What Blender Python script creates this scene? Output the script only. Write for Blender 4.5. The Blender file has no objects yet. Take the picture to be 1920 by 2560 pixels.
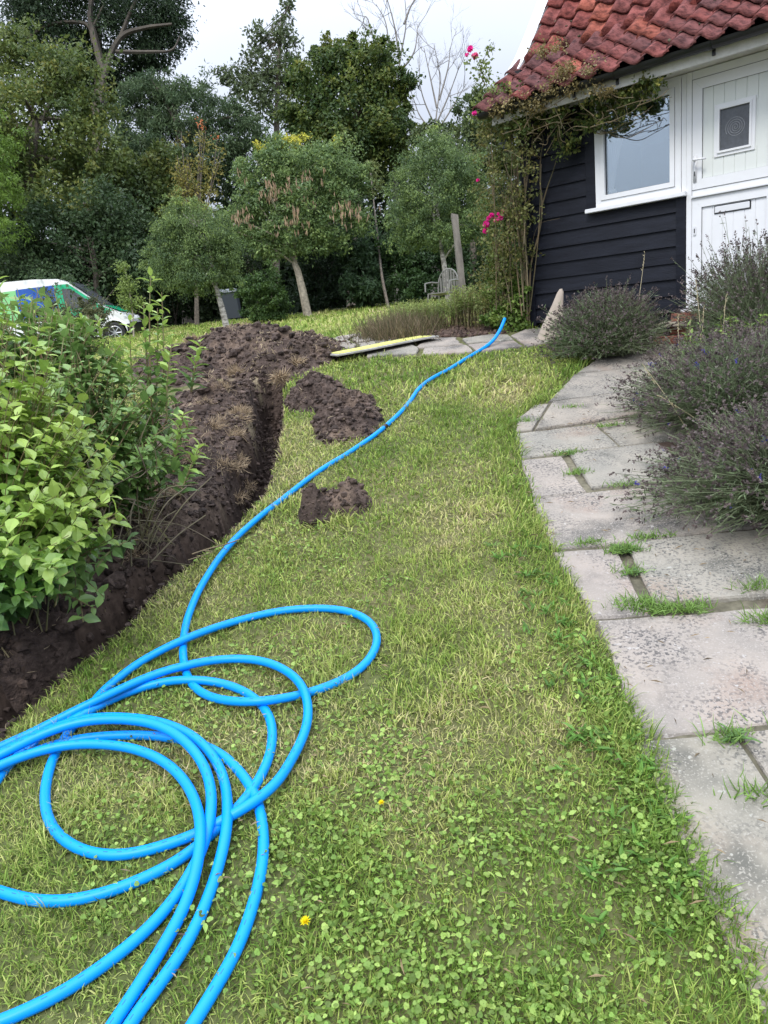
import bpy, bmesh, math
import numpy as np
from mathutils import Vector, Matrix

# ------------------------------------------------------------------ scene, camera, light
S = bpy.context.scene
COL = S.collection
F, CX, CY = 1850.0, 960.0, 1280.0
R = np.array([[9.94456576e-01, 1.05148078e-01, 0.0],
              [-2.70762038e-02, 2.56077995e-01, 9.66276844e-01],
              [-1.01602153e-01, 9.60920362e-01, -2.57505457e-01]])
EYE = np.array([0.0, 0.0, 1.75])
cam_d = bpy.data.cameras.new('camera'); cam = bpy.data.objects.new('camera', cam_d); COL.objects.link(cam)
cam_d.sensor_fit = 'HORIZONTAL'; cam_d.sensor_width = 36.0; cam_d.lens = 36.0 * F / 1920.0
cam_d.clip_start = 0.05; cam_d.clip_end = 2000.0
m = Matrix.Identity(4)
for i in range(3):
    m[i][0] = R[i][0]; m[i][1] = R[i][1]; m[i][2] = -R[i][2]; m[i][3] = EYE[i]
cam.matrix_world = m
S.camera = cam

SUN_EL, SUN_AZ = math.radians(52), math.radians(205)      # azimuth clockwise from +Y
w = bpy.data.worlds.new('World'); S.world = w; w.use_nodes = True
nt = w.node_tree; nt.nodes.clear()
out = nt.nodes.new('ShaderNodeOutputWorld'); bg = nt.nodes.new('ShaderNodeBackground')
sky = nt.nodes.new('ShaderNodeTexSky'); sky.sky_type = 'NISHITA'; sky.sun_disc = False
sky.sun_elevation = SUN_EL; sky.sun_rotation = SUN_AZ
tc = nt.nodes.new('ShaderNodeTexCoord'); sep = nt.nodes.new('ShaderNodeSeparateXYZ')
mr = nt.nodes.new('ShaderNodeMapRange'); mr.inputs['From Min'].default_value = 0.0; mr.inputs['From Max'].default_value = 1.0
mr.inputs['To Min'].default_value = 3.45; mr.inputs['To Max'].default_value = 25.0
nz = nt.nodes.new('ShaderNodeTexNoise'); nz.inputs['Scale'].default_value = 2.2; nz.inputs['Detail'].default_value = 5
cr = nt.nodes.new('ShaderNodeMapRange'); cr.inputs['From Min'].default_value = .3; cr.inputs['From Max'].default_value = .7
cr.inputs['To Min'].default_value = .90; cr.inputs['To Max'].default_value = 1.06
mu = nt.nodes.new('ShaderNodeMath'); mu.operation = 'MULTIPLY'
cc = nt.nodes.new('ShaderNodeVectorMath'); cc.operation = 'SCALE'; cc.inputs[0].default_value = (0.86, 0.93, 1.08)
mx = nt.nodes.new('ShaderNodeMix'); mx.data_type = 'RGBA'; mx.inputs['Factor'].default_value = 0.93   # cloud cover over the clear sky
L = nt.links.new
L(tc.outputs['Generated'], sep.inputs[0]); pw = nt.nodes.new('ShaderNodeMath'); pw.operation = 'POWER'; pw.inputs[1].default_value = 1.5; pw.use_clamp = True; L(sep.outputs['Z'], pw.inputs[0]); L(pw.outputs[0], mr.inputs['Value'])
L(tc.outputs['Generated'], nz.inputs['Vector']); L(nz.outputs['Fac'], cr.inputs['Value'])
L(mr.outputs[0], mu.inputs[0]); L(cr.outputs[0], mu.inputs[1]); L(mu.outputs[0], cc.inputs['Scale'])
L(sky.outputs[0], mx.inputs['A']); L(cc.outputs[0], mx.inputs['B']); L(mx.outputs['Result'], bg.inputs['Color'])
bg.inputs['Strength'].default_value = 0.115
L(bg.outputs[0], out.inputs[0])

sd = bpy.data.lights.new('sun', 'SUN'); sd.energy = 1.5; sd.angle = math.radians(14); sd.color = (1.0, 0.95, 0.88)
sun = bpy.data.objects.new('sun', sd); COL.objects.link(sun)
dvec = Vector((math.sin(SUN_AZ) * math.cos(SUN_EL), math.cos(SUN_AZ) * math.cos(SUN_EL), math.sin(SUN_EL)))
sun.rotation_euler = dvec.to_track_quat('Z', 'Y').to_euler()
S.view_settings.view_transform = 'Standard'; S.view_settings.look = 'None'
S.view_settings.exposure = 0.55; S.view_settings.gamma = 1.0
S.cycles.max_bounces = 6; S.cycles.diffuse_bounces = 3; S.cycles.transmission_bounces = 4; S.cycles.transparent_max_bounces = 6
S.cycles.use_denoising = True

# ------------------------------------------------------------------ helpers
rng = np.random.default_rng(7)
def norm(v):
    v = np.asarray(v, float); return v / np.maximum(np.linalg.norm(v, axis=-1, keepdims=True), 1e-9)
def ray(px, py): return R @ np.array([(px - CX) / F, (CY - py) / F, 1.0])
def at(px, py, z): return EYE + ray(px, py) * z                 # a point of the place seen at that pixel, z metres deep
GY = np.array([-50, 0, 7.2, 8.2, 22, 28, 60, 1500.]); GZ = np.array([-9.5, 0, 1.368, 1.49, 1.75, 2.05, 2.6, 9.])
def G(Y):
    Y = np.asarray(Y, float)
    return (np.interp(Y - .3, GY, GZ) + np.interp(Y + .3, GY, GZ) + np.interp(Y, GY, GZ)) / 3
def gp(px, py):                                                   # where the line of sight meets the ground
    r = ray(px, py); t = np.concatenate([np.arange(.3, 12, .004), np.arange(12, 80, .03)])
    p = EYE[None] + r[None] * t[:, None]; k = np.argmax(p[:, 2] < G(p[:, 1])); return p[k]
def hash3(ix, iy, iz, seed):
    h = (ix * 374761393 + iy * 668265263 + iz * 2147483647 + seed * 1274126177) & 0xFFFFFFFF
    h = ((h ^ (h >> 13)) * 1274126177) & 0xFFFFFFFF
    return ((h ^ (h >> 16)) & 0xFFFF) / 65535.0
def vnoise(x, y, z=0.0, seed=0):
    x, y, z = np.broadcast_arrays(np.asarray(x, float), np.asarray(y, float), np.asarray(z, float))
    ix, iy, iz = np.floor(x).astype(np.int64), np.floor(y).astype(np.int64), np.floor(z).astype(np.int64)
    fx, fy, fz = x - ix, y - iy, z - iz
    fx, fy, fz = [f * f * (3 - 2 * f) for f in (fx, fy, fz)]
    r = 0
    for a in (0, 1):
        for b in (0, 1):
            for c in (0, 1):
                r = r + hash3(ix + a, iy + b, iz + c, seed) * (fx if a else 1 - fx) * (fy if b else 1 - fy) * (fz if c else 1 - fz)
    return r
def fbm(x, y, z=0.0, oct=4, seed=0):
    r = 0; a = .5; t = 0
    for o in range(oct):
        r = r + a * vnoise(np.asarray(x) * 2 ** o, np.asarray(y) * 2 ** o, np.asarray(z) * 2 ** o, seed + o); t += a; a *= .5
    return r / t
def sstep(a, b, x): t = np.clip((np.asarray(x, float) - a) / (b - a), 0, 1); return t * t * (3 - 2 * t)
def inpoly(x, y, poly):
    x = np.asarray(x); y = np.asarray(y); r = np.zeros(x.shape, bool); n = len(poly)
    for i in range(n):
        x1, y1 = poly[i]; x2, y2 = poly[(i + 1) % n]
        c = ((y1 > y) != (y2 > y)) & (x < (x2 - x1) * (y - y1) / ((y2 - y1) if y2 != y1 else 1e-9) + x1); r ^= c
    return r

def tag(o, label=None, cat=None, group=None, kind=None):
    if label: o['label'] = label
    if cat: o['category'] = cat
    if group: o['group'] = group
    if kind: o['kind'] = kind
    return o
def link(o, parent=None):
    COL.objects.link(o)
    if parent is not None:
        o.parent = parent; o.matrix_parent_inverse = Matrix.Translation(-Vector(parent.location)) if parent.type == 'EMPTY' and parent.parent is None else Matrix.Identity(4)
    return o
def thing(name, loc, label, cat, group=None):
    o = bpy.data.objects.new(name, None); o.location = loc; o.empty_display_size = .1; COL.objects.link(o)
    return tag(o, label, cat, group)
def npmesh(name, V, Fc, mat, parent=None, col=None, smooth=False):
    V = np.asarray(V, np.float32); me = bpy.data.meshes.new(name)
    groups = Fc if isinstance(Fc, list) else [Fc]
    groups = [np.asarray(g, np.int32) for g in groups if len(g)]
    tot = sum(len(g) for g in groups); ln = sum(g.size for g in groups)
    me.vertices.add(len(V)); me.vertices.foreach_set('co', V.ravel())
    me.loops.add(ln); me.loops.foreach_set('vertex_index', np.concatenate([g.ravel() for g in groups]))
    me.polygons.add(tot)
    sizes = np.concatenate([np.full(len(g), g.shape[1]) for g in groups])
    me.polygons.foreach_set('loop_start', np.concatenate([[0], np.cumsum(sizes)[:-1]]).astype(np.int32))
    me.polygons.foreach_set('loop_total', sizes.astype(np.int32))
    me.polygons.foreach_set('use_smooth', np.full(tot, bool(smooth)))
    if col is not None:
        a = me.color_attributes.new('Col', 'FLOAT_COLOR', 'POINT')
        c = np.ones((len(V), 4), np.float32); c[:, :3] = col; a.data.foreach_set('color', c.ravel())
    me.update(); me.validate()
    me.materials.append(mat)
    return link(bpy.data.objects.new(name, me), parent)

class MB:                                                         # collects shapes, then becomes one mesh object
    def __init__(s): s.v = []; s.f = {}; s.n = 0; s.c = []
    def add(s, V, Fc, col=None):
        V = np.asarray(V, float); 
        if isinstance(Fc, list) and Fc and not isinstance(Fc[0], np.ndarray): Fc = np.array(Fc)      # a plain list of faces
        for g in (Fc if isinstance(Fc, list) else [Fc]):
            g = np.asarray(g, int)
            if g.size: s.f.setdefault(g.shape[1], []).append(g + s.n)
        s.v.append(V); s.n += len(V)
        s.c.append(np.broadcast_to(np.array(col if col is not None else (1, 1, 1), float), (len(V), 3)))
    def box(s, c, h, ax=None, col=None, bev=0.0):
        ax = np.eye(3) if ax is None else np.asarray(ax, float); c = np.asarray(c, float)
        if bev <= 0:
            P = np.array([[i, j, k] for i in (-1, 1) for j in (-1, 1) for k in (-1, 1)], float) * h
            s.add(c + P @ ax, [[0, 1, 3, 2], [4, 6, 7, 5], [0, 4, 5, 1], [2, 3, 7, 6], [0, 2, 6, 4], [1, 5, 7, 3]], col); return
        bm = bmesh.new(); bmesh.ops.create_cube(bm, size=2)
        for v in bm.verts: v.co = Vector((v.co.x * h[0], v.co.y * h[1], v.co.z * h[2]))
        bmesh.ops.bevel(bm, geom=bm.edges[:], offset=bev, segments=2, affect='EDGES')
        V = np.array([v.co[:] for v in bm.verts]); fs = {}
        for f in bm.faces: fs.setdefault(len(f.verts), []).append([v.index for v in f.verts])
        bm.free(); s.add(c + V @ ax, [np.array(a) for a in fs.values()], col)
    def tube(s, P, r, n=8, col=None, cap=True):
        P = np.asarray(P, float); k = len(P); r = np.broadcast_to(np.asarray(r, float), (k,))
        T = norm(np.gradient(P, axis=0)); a = np.array([0, 0, 1.]) if abs(T[0][2]) < .9 else np.array([1., 0, 0])
        N = norm(np.cross(T[0], a)); rings = []
        for i in range(k):
            N = norm(N - T[i] * (N @ T[i])); B = np.cross(T[i], N)
            th = np.arange(n) * 2 * np.pi / n
            rings.append(P[i] + r[i] * (np.cos(th)[:, None] * N + np.sin(th)[:, None] * B))
        V = np.concatenate(rings); i = np.arange(k - 1)[:, None] * n; j = np.arange(n)[None]; j2 = (j + 1) % n
        q = np.stack([i + j, i + j2, i + n + j2, i + n + j], -1).reshape(-1, 4); fs = [q]
        if cap:
            V = np.concatenate([V, P[:1], P[-1:]]); c0 = k * n; jj = np.arange(n); j2 = (jj + 1) % n
            fs.append(np.stack([np.full(n, c0), j2, jj], -1)); fs.append(np.stack([np.full(n, c0 + 1), (k - 1) * n + jj, (k - 1) * n + j2], -1))
        s.add(V, fs, col)
    def prism(s, poly, z0, z1, o, ax, col=None):                 # polygon in the plane of ax[0], ax[1], extruded along ax[2]
        p = np.asarray(poly, float); n = len(p); ax = np.asarray(ax, float)
        lo = o + p[:, :1] * ax[0] + p[:, 1:] * ax[1] + z0 * ax[2]; hi = lo + (z1 - z0) * ax[2]
        i = np.arange(n); j = (i + 1) % n
        s.add(np.concatenate([lo, hi]), [np.stack([i, j, j + n, i + n], -1), np.array([list(range(n))[::-1]]), np.array([list(range(n, 2 * n))])], col)
    def build(s, name, mat, parent=None, smooth=False):
        return npmesh(name, np.concatenate(s.v), [np.concatenate(g) for g in s.f.values()], mat, parent, np.concatenate(s.c), smooth)

# leaf templates: x across, y along, z up (unit length)
def T(v, f): return np.array(v, float), np.array(f)
LEAF4 = T([(0, 0, 0), (.28, .45, .07), (0, 1, -.05), (-.28, .45, .07)], [(0, 1, 2), (0, 2, 3)])
LEAF9 = T([(0, 0, 0), (.2, .18, .05), (.31, .45, .07), (.2, .75, .02), (0, 1.05, -.14), (-.2, .75, .02), (-.31, .45, .07), (-.2, .18, .05), (0, .3, 0), (0, .65, -.02)],
          [(0, 1, 8), (1, 2, 8), (2, 9, 8), (2, 3, 9), (3, 4, 9), (4, 5, 9), (5, 6, 9), (6, 8, 9), (6, 7, 8), (7, 0, 8)])
NARROW = T([(0, 0, 0), (.09, .5, .05), (0, 1, -.12), (-.09, .5, .05)], [(0, 1, 2), (0, 2, 3)])
BLADE = T([(-.5, 0, 0), (.5, 0, 0), (-.38, .55, .12), (.38, .55, .12), (0, 1, 0)], [(0, 1, 3), (0, 3, 2), (2, 3, 4)])   # x = width units
DISC = T([(0, 0, 0), (.32, .12, .05), (.5, .5, .08), (.3, .88, .04), (0, .97, .0), (-.3, .88, .04), (-.5, .5, .08), (-.32, .12, .05), (0, .5, -.02)],
         [(0, 1, 8), (1, 2, 8), (2, 3, 8), (3, 4, 8), (4, 5, 8), (5, 6, 8), (6, 7, 8), (7, 0, 8)])
def trefoil():
    V, Fq = [], []
    for k in range(3):
        a = k * 2.094; c, s_ = math.cos(a), math.sin(a); v = DISC[0] * [.9, .62, .7] + [0, .04, 0]; V.append(np.stack([v[:, 0] * c - v[:, 1] * s_, v[:, 0] * s_ + v[:, 1] * c, v[:, 2]], -1)); Fq.append(DISC[1] + 9 * k)
    return np.concatenate(V), np.concatenate(Fq)
TREFOIL = trefoil()
def scatter(tpl, P, D, N, size, width=None, col=(1, 1, 1)):
    """instances of a template: D = direction of its length, N = its face normal"""
    tv, tf = tpl; n = len(P); D = norm(D); X = norm(np.cross(D, N)); Z = np.cross(X, D)
    size = np.broadcast_to(size, (n,)); width = size if width is None else np.broadcast_to(width, (n,))
    V = P[:, None] + tv[None, :, 0:1] * X[:, None] * width[:, None, None] + (tv[None, :, 1:2] * D[:, None] + tv[None, :, 2:3] * Z[:, None]) * size[:, None, None]
    Fc = tf[None] + (np.arange(n) * len(tv))[:, None, None]
    C = np.repeat(np.broadcast_to(np.asarray(col, float), (n, 3)), len(tv), axis=0)
    return V.reshape(-1, 3), Fc.reshape(-1, 3), C
def rdir(n, g=rng): return norm(g.normal(size=(n, 3)))

# ------------------------------------------------------------------ materials
def newmat(name):
    m = bpy.data.materials.new(name); m.use_nodes = True; n = m.node_tree; b = n.nodes['Principled BSDF']; return m, n, b
def node(n, t, **k):
    x = n.nodes.new(t)
    for a, v in k.items(): setattr(x, a, v)
    return x
def pm(name, c, rough=.5, c2=None, scale=6, bump=0.0, bscale=60, metal=0, spec=.5, attr=False, detail=6, stretch=None, var=(.35, .65), coat=0, bdist=.01):
    m, n, b = newmat(name); l = n.links.new
    b.inputs['Roughness'].default_value = rough; b.inputs['Metallic'].default_value = metal; b.inputs['Specular IOR Level'].default_value = spec
    b.inputs['Coat Weight'].default_value = coat
    tc = node(n, 'ShaderNodeTexCoord'); src = tc.outputs['Object']
    if stretch:
        mp = node(n, 'ShaderNodeMapping'); mp.inputs['Scale'].default_value = stretch; l(src, mp.inputs[0]); src = mp.outputs[0]
    colr = None
    if c2 is not None:
        t = node(n, 'ShaderNodeTexNoise'); t.inputs['Scale'].default_value = scale; t.inputs['Detail'].default_value = detail; t.inputs['Roughness'].default_value = .65
        l(src, t.inputs['Vector'])
        r = node(n, 'ShaderNodeMapRange'); r.inputs['From Min'].default_value = var[0]; r.inputs['From Max'].default_value = var[1]; l(t.outputs['Fac'], r.inputs['Value'])
        x = node(n, 'ShaderNodeMix', data_type='RGBA'); x.inputs['A'].default_value = (*c, 1); x.inputs['B'].default_value = (*c2, 1); l(r.outputs[0], x.inputs['Factor']); colr = x.outputs['Result']
    if attr:
        a = node(n, 'ShaderNodeAttribute'); a.attribute_name = 'Col'
        if colr is None: colr = a.outputs['Color']
        else:
            x = node(n, 'ShaderNodeMix', data_type='RGBA', blend_type='MULTIPLY'); x.inputs['Factor'].default_value = 1
            l(colr, x.inputs['A']); l(a.outputs['Color'], x.inputs['B']); colr = x.outputs['Result']
    if colr is None: b.inputs['Base Color'].default_value = (*c, 1)
    else: l(colr, b.inputs['Base Color'])
    if bump:
        t = node(n, 'ShaderNodeTexNoise'); t.inputs['Scale'].default_value = bscale; t.inputs['Detail'].default_value = 5; l(src, t.inputs['Vector'])
        q = node(n, 'ShaderNodeBump'); q.inputs['Strength'].default_value = bump; q.inputs['Distance'].default_value = bdist
        l(t.outputs['Fac'], q.inputs['Height']); l(q.outputs[0], b.inputs['Normal'])
    return m
def leafmat(name, trans=.35, rough=.5, spec=.3):
    m, n, b = newmat(name); l = n.links.new
    a = node(n, 'ShaderNodeAttribute'); a.attribute_name = 'Col'
    b.inputs['Roughness'].default_value = rough; b.inputs['Specular IOR Level'].default_value = spec
    l(a.outputs['Color'], b.inputs['Base Color'])
    t = node(n, 'ShaderNodeBsdfTranslucent'); g = node(n, 'ShaderNodeHueSaturation'); g.inputs['Value'].default_value = 1.25; g.inputs['Hue'].default_value = .49
    l(a.outputs['Color'], g.inputs['Color']); l(g.outputs[0], t.inputs['Color'])
    x = node(n, 'ShaderNodeMixShader'); x.inputs[0].default_value = trans; l(b.outputs[0], x.inputs[1]); l(t.outputs[0], x.inputs[2])
    l(x.outputs[0], n.nodes['Material Output'].inputs[0]); return m
M = {}
M['leaf'] = leafmat('foliage'); M['glossleaf'] = leafmat('glossy_foliage', .25, .38, .5); M['grass'] = leafmat('grass_blades', .35, .6, .2)
M['bark'] = pm('bark', (.16, .13, .10), .9, (.07, .06, .05), 14, .6, 40)
M['birchbark'] = pm('birch_bark', (.42, .40, .36), .8, (.07, .06, .05), 9, .5, 30, stretch=(1, 1, 2.2))
M['palebark'] = pm('pale_bark', (.33, .29, .22), .85, (.15, .13, .10), 10, .4, 30)
M['stem'] = pm('green_stem', (.16, .17, .06), .6, (.16, .10, .05), 8)
M['rosestem'] = pm('rose_stem', (.19, .135, .075), .7, (.09, .085, .04), 8)
M['soil'] = pm('dug_soil', (.095, .069, .056), .95, (.033, .023, .019), 14, .9, 55, attr=True, spec=.25, bdist=.015)
M['uk_white'] = pm('white_upvc', (.80, .81, .83), .28, (.76, .77, .78), 5, spec=.5)
M['cream'] = pm('painted_fascia', (.74, .73, .70), .5, (.55, .54, .50), 7, .1, 90)
M['black_pl'] = pm('black_plastic', (.012, .012, .015), .35)
M['black_wood'] = pm('black_stained_board', (.004, .005, .010), .5, (.010, .012, .020), 3.5, .25, 30, stretch=(1, 1, 7), spec=.25, attr=False)
M['tile'] = pm('clay_pantile', (1, 1, 1), .85, (.36, .36, .38), 13, .9, 70, attr=True, var=(.42, .62), spec=.12, bdist=.015)
M['pipe'] = pm('blue_polyethylene', (.0, .27, .85), .42, (.0, .25, .80), 5, spec=.3)
M['metal_w'] = pm('white_hardware', (.72, .73, .75), .3)
M['brick'] = pm('brick', (.30, .10, .07), .9, (.17, .08, .06), 30, .5, 80)
M['stone'] = pm('pale_stone', (.40, .34, .28), .85, (.30, .25, .20), 5, .2, 40)
M['wood_grey'] = pm('weathered_timber', (.19, .17, .145), .9, (.085, .078, .065), 9, .6, 50, stretch=(1, 1, .15))
M['yellow'] = pm('yellow_sheet', (.60, .59, .12), .7, (.42, .42, .12), 6)
M['board'] = pm('grey_board', (.40, .39, .36), .85, (.22, .21, .19), 8, .3, 40)
M['bin'] = pm('grey_bin_plastic', (.055, .065, .085), .5)
M['binlid'] = pm('bin_lid_plastic', (.17, .19, .22), .45)
M['rubber'] = pm('rubber', (.015, .015, .016), .7)
M['alloy'] = pm('wheel_metal', (.42, .43, .45), .35, metal=.6)
M['van_w'] = pm('white_van_paint', (.78, .79, .80), .22, coat=.4)
M['van_b'] = pm('blue_van_vinyl', (.015, .11, .45), .25, (.01, .07, .33), 1.2, coat=.3)
M['van_g'] = pm('green_van_vinyl', (.02, .42, .20), .25, coat=.3)
M['van_lg'] = pm('light_green_van_vinyl', (.22, .55, .22), .25, coat=.3)
M['chair'] = pm('faded_garden_plastic', (.17, .165, .15), .5)
M['petal'] = leafmat('petals', .3, .5, .2)
M['curtain'] = leafmat('curtain_fabric', .3, .8, .1)
M['room'] = pm('room_plaster', (.22, .23, .25), .9)
M['glassdark'] = pm('obscure_glass', (.10, .11, .125), .25, (.075, .08, .09), 40, .3, 90)
# window glass: mirror-like pane with the room showing faintly through
mm, n_, b_ = newmat('window_glass'); gl = node(n_, 'ShaderNodeBsdfGlossy'); gl.inputs['Roughness'].default_value = .015; gl.inputs['Color'].default_value = (.80, .90, .97, 1)
tr = node(n_, 'ShaderNodeBsdfTransparent'); tr.inputs['Color'].default_value = (.95, .97, .98, 1)
xs = node(n_, 'ShaderNodeMixShader'); fr = node(n_, 'ShaderNodeLayerWeight'); fr.inputs['Blend'].default_value = .42
xs.inputs[0].default_value = .43; n_.links.new(tr.outputs[0], xs.inputs[1]); n_.links.new(gl.outputs[0], xs.inputs[2])
n_.links.new(xs.outputs[0], n_.nodes['Material Output'].inputs[0]); M['glass'] = mm

def concrete():
    m, n, b = newmat('paving_concrete'); l = n.links.new; tc = node(n, 'ShaderNodeTexCoord'); b.inputs['Roughness'].default_value = .92; b.inputs['Specular IOR Level'].default_value = .2
    def nz(sc, lo, hi, det=4):
        t = node(n, 'ShaderNodeTexNoise'); t.inputs['Scale'].default_value = sc; t.inputs['Detail'].default_value = det; l(tc.outputs['Object'], t.inputs['Vector'])
        r = node(n, 'ShaderNodeMapRange'); r.inputs['From Min'].default_value = lo; r.inputs['From Max'].default_value = hi; l(t.outputs['Fac'], r.inputs['Value']); return t, r.outputs[0]
    def mix(a, bb, f):
        x = node(n, 'ShaderNodeMix', data_type='RGBA'); l(f, x.inputs['Factor'])
        if isinstance(a, tuple): x.inputs['A'].default_value = (*a, 1)
        else: l(a, x.inputs['A'])
        x.inputs['B'].default_value = (*bb, 1); return x.outputs['Result']
    t1, f1 = nz(5, .35, .65); c = mix((.305, .268, .225), (.235, .214, .185), f1)
    t2, f2 = nz(2.2, .55, .72, 6); c = mix(c, (.25, .185, .145), f2)
    t5, f5 = nz(3.1, .53, .66, 8); c = mix(c, (.125, .117, .103), f5)
    t3, f3 = nz(75, .50, .60, 3); t6, f6 = nz(4.3, .38, .62, 4)
    mm_ = node(n, 'ShaderNodeMath', operation='MULTIPLY'); l(f3, mm_.inputs[0]); l(f6, mm_.inputs[1]); c = mix(c, (.09, .085, .08), mm_.outputs[0])
    t4, f4 = nz(140, .56, .66, 2); c = mix(c, (.30, .272, .24), f4)
    t7, f7 = nz(38, .68, .72, 2); c = mix(c, (.33, .31, .28), f7)
    a = node(n, 'ShaderNodeAttribute'); a.attribute_name = 'Col'
    x = node(n, 'ShaderNodeMix', data_type='RGBA', blend_type='MULTIPLY'); x.inputs['Factor'].default_value = 1; l(c, x.inputs['A']); l(a.outputs['Color'], x.inputs['B'])
    l(x.outputs['Result'], b.inputs['Base Color'])
    q = node(n, 'ShaderNodeBump'); q.inputs['Strength'].default_value = .8; q.inputs['Distance'].default_value = .006
    ad = node(n, 'ShaderNodeMath', operation='ADD'); l(t3.outputs['Fac'], ad.inputs[0]); l(t1.outputs['Fac'], ad.inputs[1]); l(ad.outputs[0], q.inputs['Height']); l(q.outputs[0], b.inputs['Normal'])
    return m
M['slab'] = concrete()

def groundmat():
    m, n, b = newmat('lawn_and_soil'); l = n.links.new; tc = node(n, 'ShaderNodeTexCoord'); b.inputs['Roughness'].default_value = .95; b.inputs['Specular IOR Level'].default_value = .15
    t = node(n, 'ShaderNodeTexNoise'); t.inputs['Scale'].default_value = 28; t.inputs['Detail'].default_value = 6; l(tc.outputs['Object'], t.inputs['Vector'])
    r = node(n, 'ShaderNodeMapRange'); r.inputs['From Min'].default_value = .25; r.inputs['From Max'].default_value = .75; r.inputs['To Min'].default_value = .55; r.inputs['To Max'].default_value = 1.35; l(t.outputs['Fac'], r.inputs['Value'])
    a = node(n, 'ShaderNodeAttribute'); a.attribute_name = 'Col'
    v = node(n, 'ShaderNodeVectorMath', operation='SCALE'); l(a.outputs['Color'], v.inputs[0]); l(r.outputs[0], v.inputs['Scale']); l(v.outputs[0], b.inputs['Base Color'])
    q = node(n, 'ShaderNodeBump'); q.inputs['Strength'].default_value = .8; q.inputs['Distance'].default_value = .012; l(t.outputs['Fac'], q.inputs['Height']); l(q.outputs[0], b.inputs['Normal'])
    return m
M['ground'] = groundmat()

# ------------------------------------------------------------------ layout of the ground
TRY = np.array([-1.0, 1.2, 2.155, 2.447, 2.657, 2.844, 3.032, 3.35, 3.59, 3.72, 3.943, 4.244, 4.9, 5.67, 6.2, 6.7, 7.3])
TRX = np.array([-1.75, -1.62, -1.477, -1.413, -1.326, -1.211, -1.127, -1.05, -.93, -.85, -.76, -.68, -.65, -.698, -.745, -.70, -.40])
PLY = np.array([-3, 1.343, 1.8, 2.0, 2.657, 3.245, 3.84, 4.34, 4.96, 5.11, 5.38, 5.91, 6.29, 6.70, 6.9]); PLX = np.array([.70, .726, .74, .743, .761, .768, .80, .855, .95, 1.01, 1.30, 1.6, 1.91, 2.29, 2.6])
PAVE = [(3.4, 6.2), (2.6, 6.6), (1.9, 7.02), (1.546, 6.913), (1.024, 6.882), (.3, 7.055), (-.151, 7.216), (-.42, 7.7), (-.45, 9.3), (.0, 10.7), (.35, 10.2), (.2, 8.7), (.25, 8.18), (.6, 7.846), (1.287, 7.62), (1.76, 7.80), (3.6, 6.0)]
def trench(x, y):                                                 # depth below the lawn
    xr = np.interp(y, TRY, TRX) + .03 * (vnoise(y * 7, 0, 0, 3) - .5); wd = .22 + .07 * vnoise(y * 2.2, 3, 0, 5) + .04 * sstep(3.4, 2.6, y)
    e = sstep(xr + .005, xr - .045, x) * sstep(xr - wd - .05, xr - wd + .03, x)
    return e * (.44 + .06 * vnoise(x * 3, y * 3, 0, 9)) * sstep(6.95, 6.7, y)
def soilmask(x, y):
    xr = np.interp(y, TRY, TRX) + .03 * (vnoise(y * 7, 0, 0, 3) - .5)
    wl = np.interp(y, [0, 2.4, 3.5, 4.2, 6.5, 7.2], [.95, .95, .75, 1.0, 1.0, .8])
    m = sstep(xr + .02, xr - .01, x) * sstep(xr - wl - .1, xr - wl + .1, x + .25 * (fbm(x * 3, y * 3, 0, 3, 21) - .5)) * sstep(7.1, 6.85, y)
    m = np.maximum(m, inpoly(x, y, [(.05, 8.2), (.6, 7.86), (1.29, 7.6), (1.72, 7.82), (1.4, 8.5), (.4, 9.6)]) * 1.0)
    m = np.maximum(m, sstep(.0, .12, x - np.interp(y, [0, 2.6, 3.2, 5.3, 6.0, 7], [1.36, 1.36, 1.6, 1.5, 2.4, 3.2])) * (y < 7.2) * (x < 7))
    return m
def zg(x, y, fine=True):
    z = G(y) - trench(x, y) + .03 * (fbm(x * .8, y * .8, 0, 3, 31) - .5)
    if fine:
        s = soilmask(x, y); z = z + s * (.13 * (fbm(x * 6, y * 6, 0, 4, 41) - .48) + .05 * (vnoise(x * 28, y * 28, 0, 44) - .5)) * sstep(1.3, .9, x) + .012 * (vnoise(x * 22, y * 22, 0, 51) - .5) * (1 - s)
    return z
def axis(lo, hi, st, ext, grow=1.16):
    a = list(np.arange(lo, hi, st)); s = st; v = a[-1]
    while v < ext: s *= grow; v += s; a.append(v)
    s = st; v = a[0]; pre = []
    while v > -ext: s *= grow; v -= s; pre.append(v)
    return np.array(pre[::-1] + a)
gx = axis(-3.0, 2.2, .026, 900); gyy = axis(1.0, 8.2, .03, 1300)
gyy = gyy[gyy > -60]
XX, YY = np.meshgrid(gx, gyy); x, y = XX.ravel(), YY.ravel()
zz = zg(x, y); sm = soilmask(x, y)
nA = fbm(x * 1.7, y * 1.7, 0, 4, 61); nB = fbm(x * .35, y * .35, 0, 3, 62)
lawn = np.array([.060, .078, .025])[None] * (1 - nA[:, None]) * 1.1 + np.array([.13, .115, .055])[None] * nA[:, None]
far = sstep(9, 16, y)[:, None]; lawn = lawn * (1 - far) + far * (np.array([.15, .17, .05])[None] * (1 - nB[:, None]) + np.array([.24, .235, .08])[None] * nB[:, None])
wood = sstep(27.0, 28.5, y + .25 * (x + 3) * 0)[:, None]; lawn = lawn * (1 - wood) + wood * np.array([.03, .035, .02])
sgr = sstep(.5, .66, fbm(x * 4, y * 4, 0, 4, 71))[:, None] * sstep(4.0, 4.6, y)[:, None] * (x < .0)[:, None]
soilc = np.array([.075, .053, .041]) * (1 - .6 * sgr) + .6 * sgr * np.array([.30, .25, .16])
deep = (trench(x, y) > .15)[:, None]; soilc = np.where(deep, np.array([.035, .024, .019]), soilc)
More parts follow.
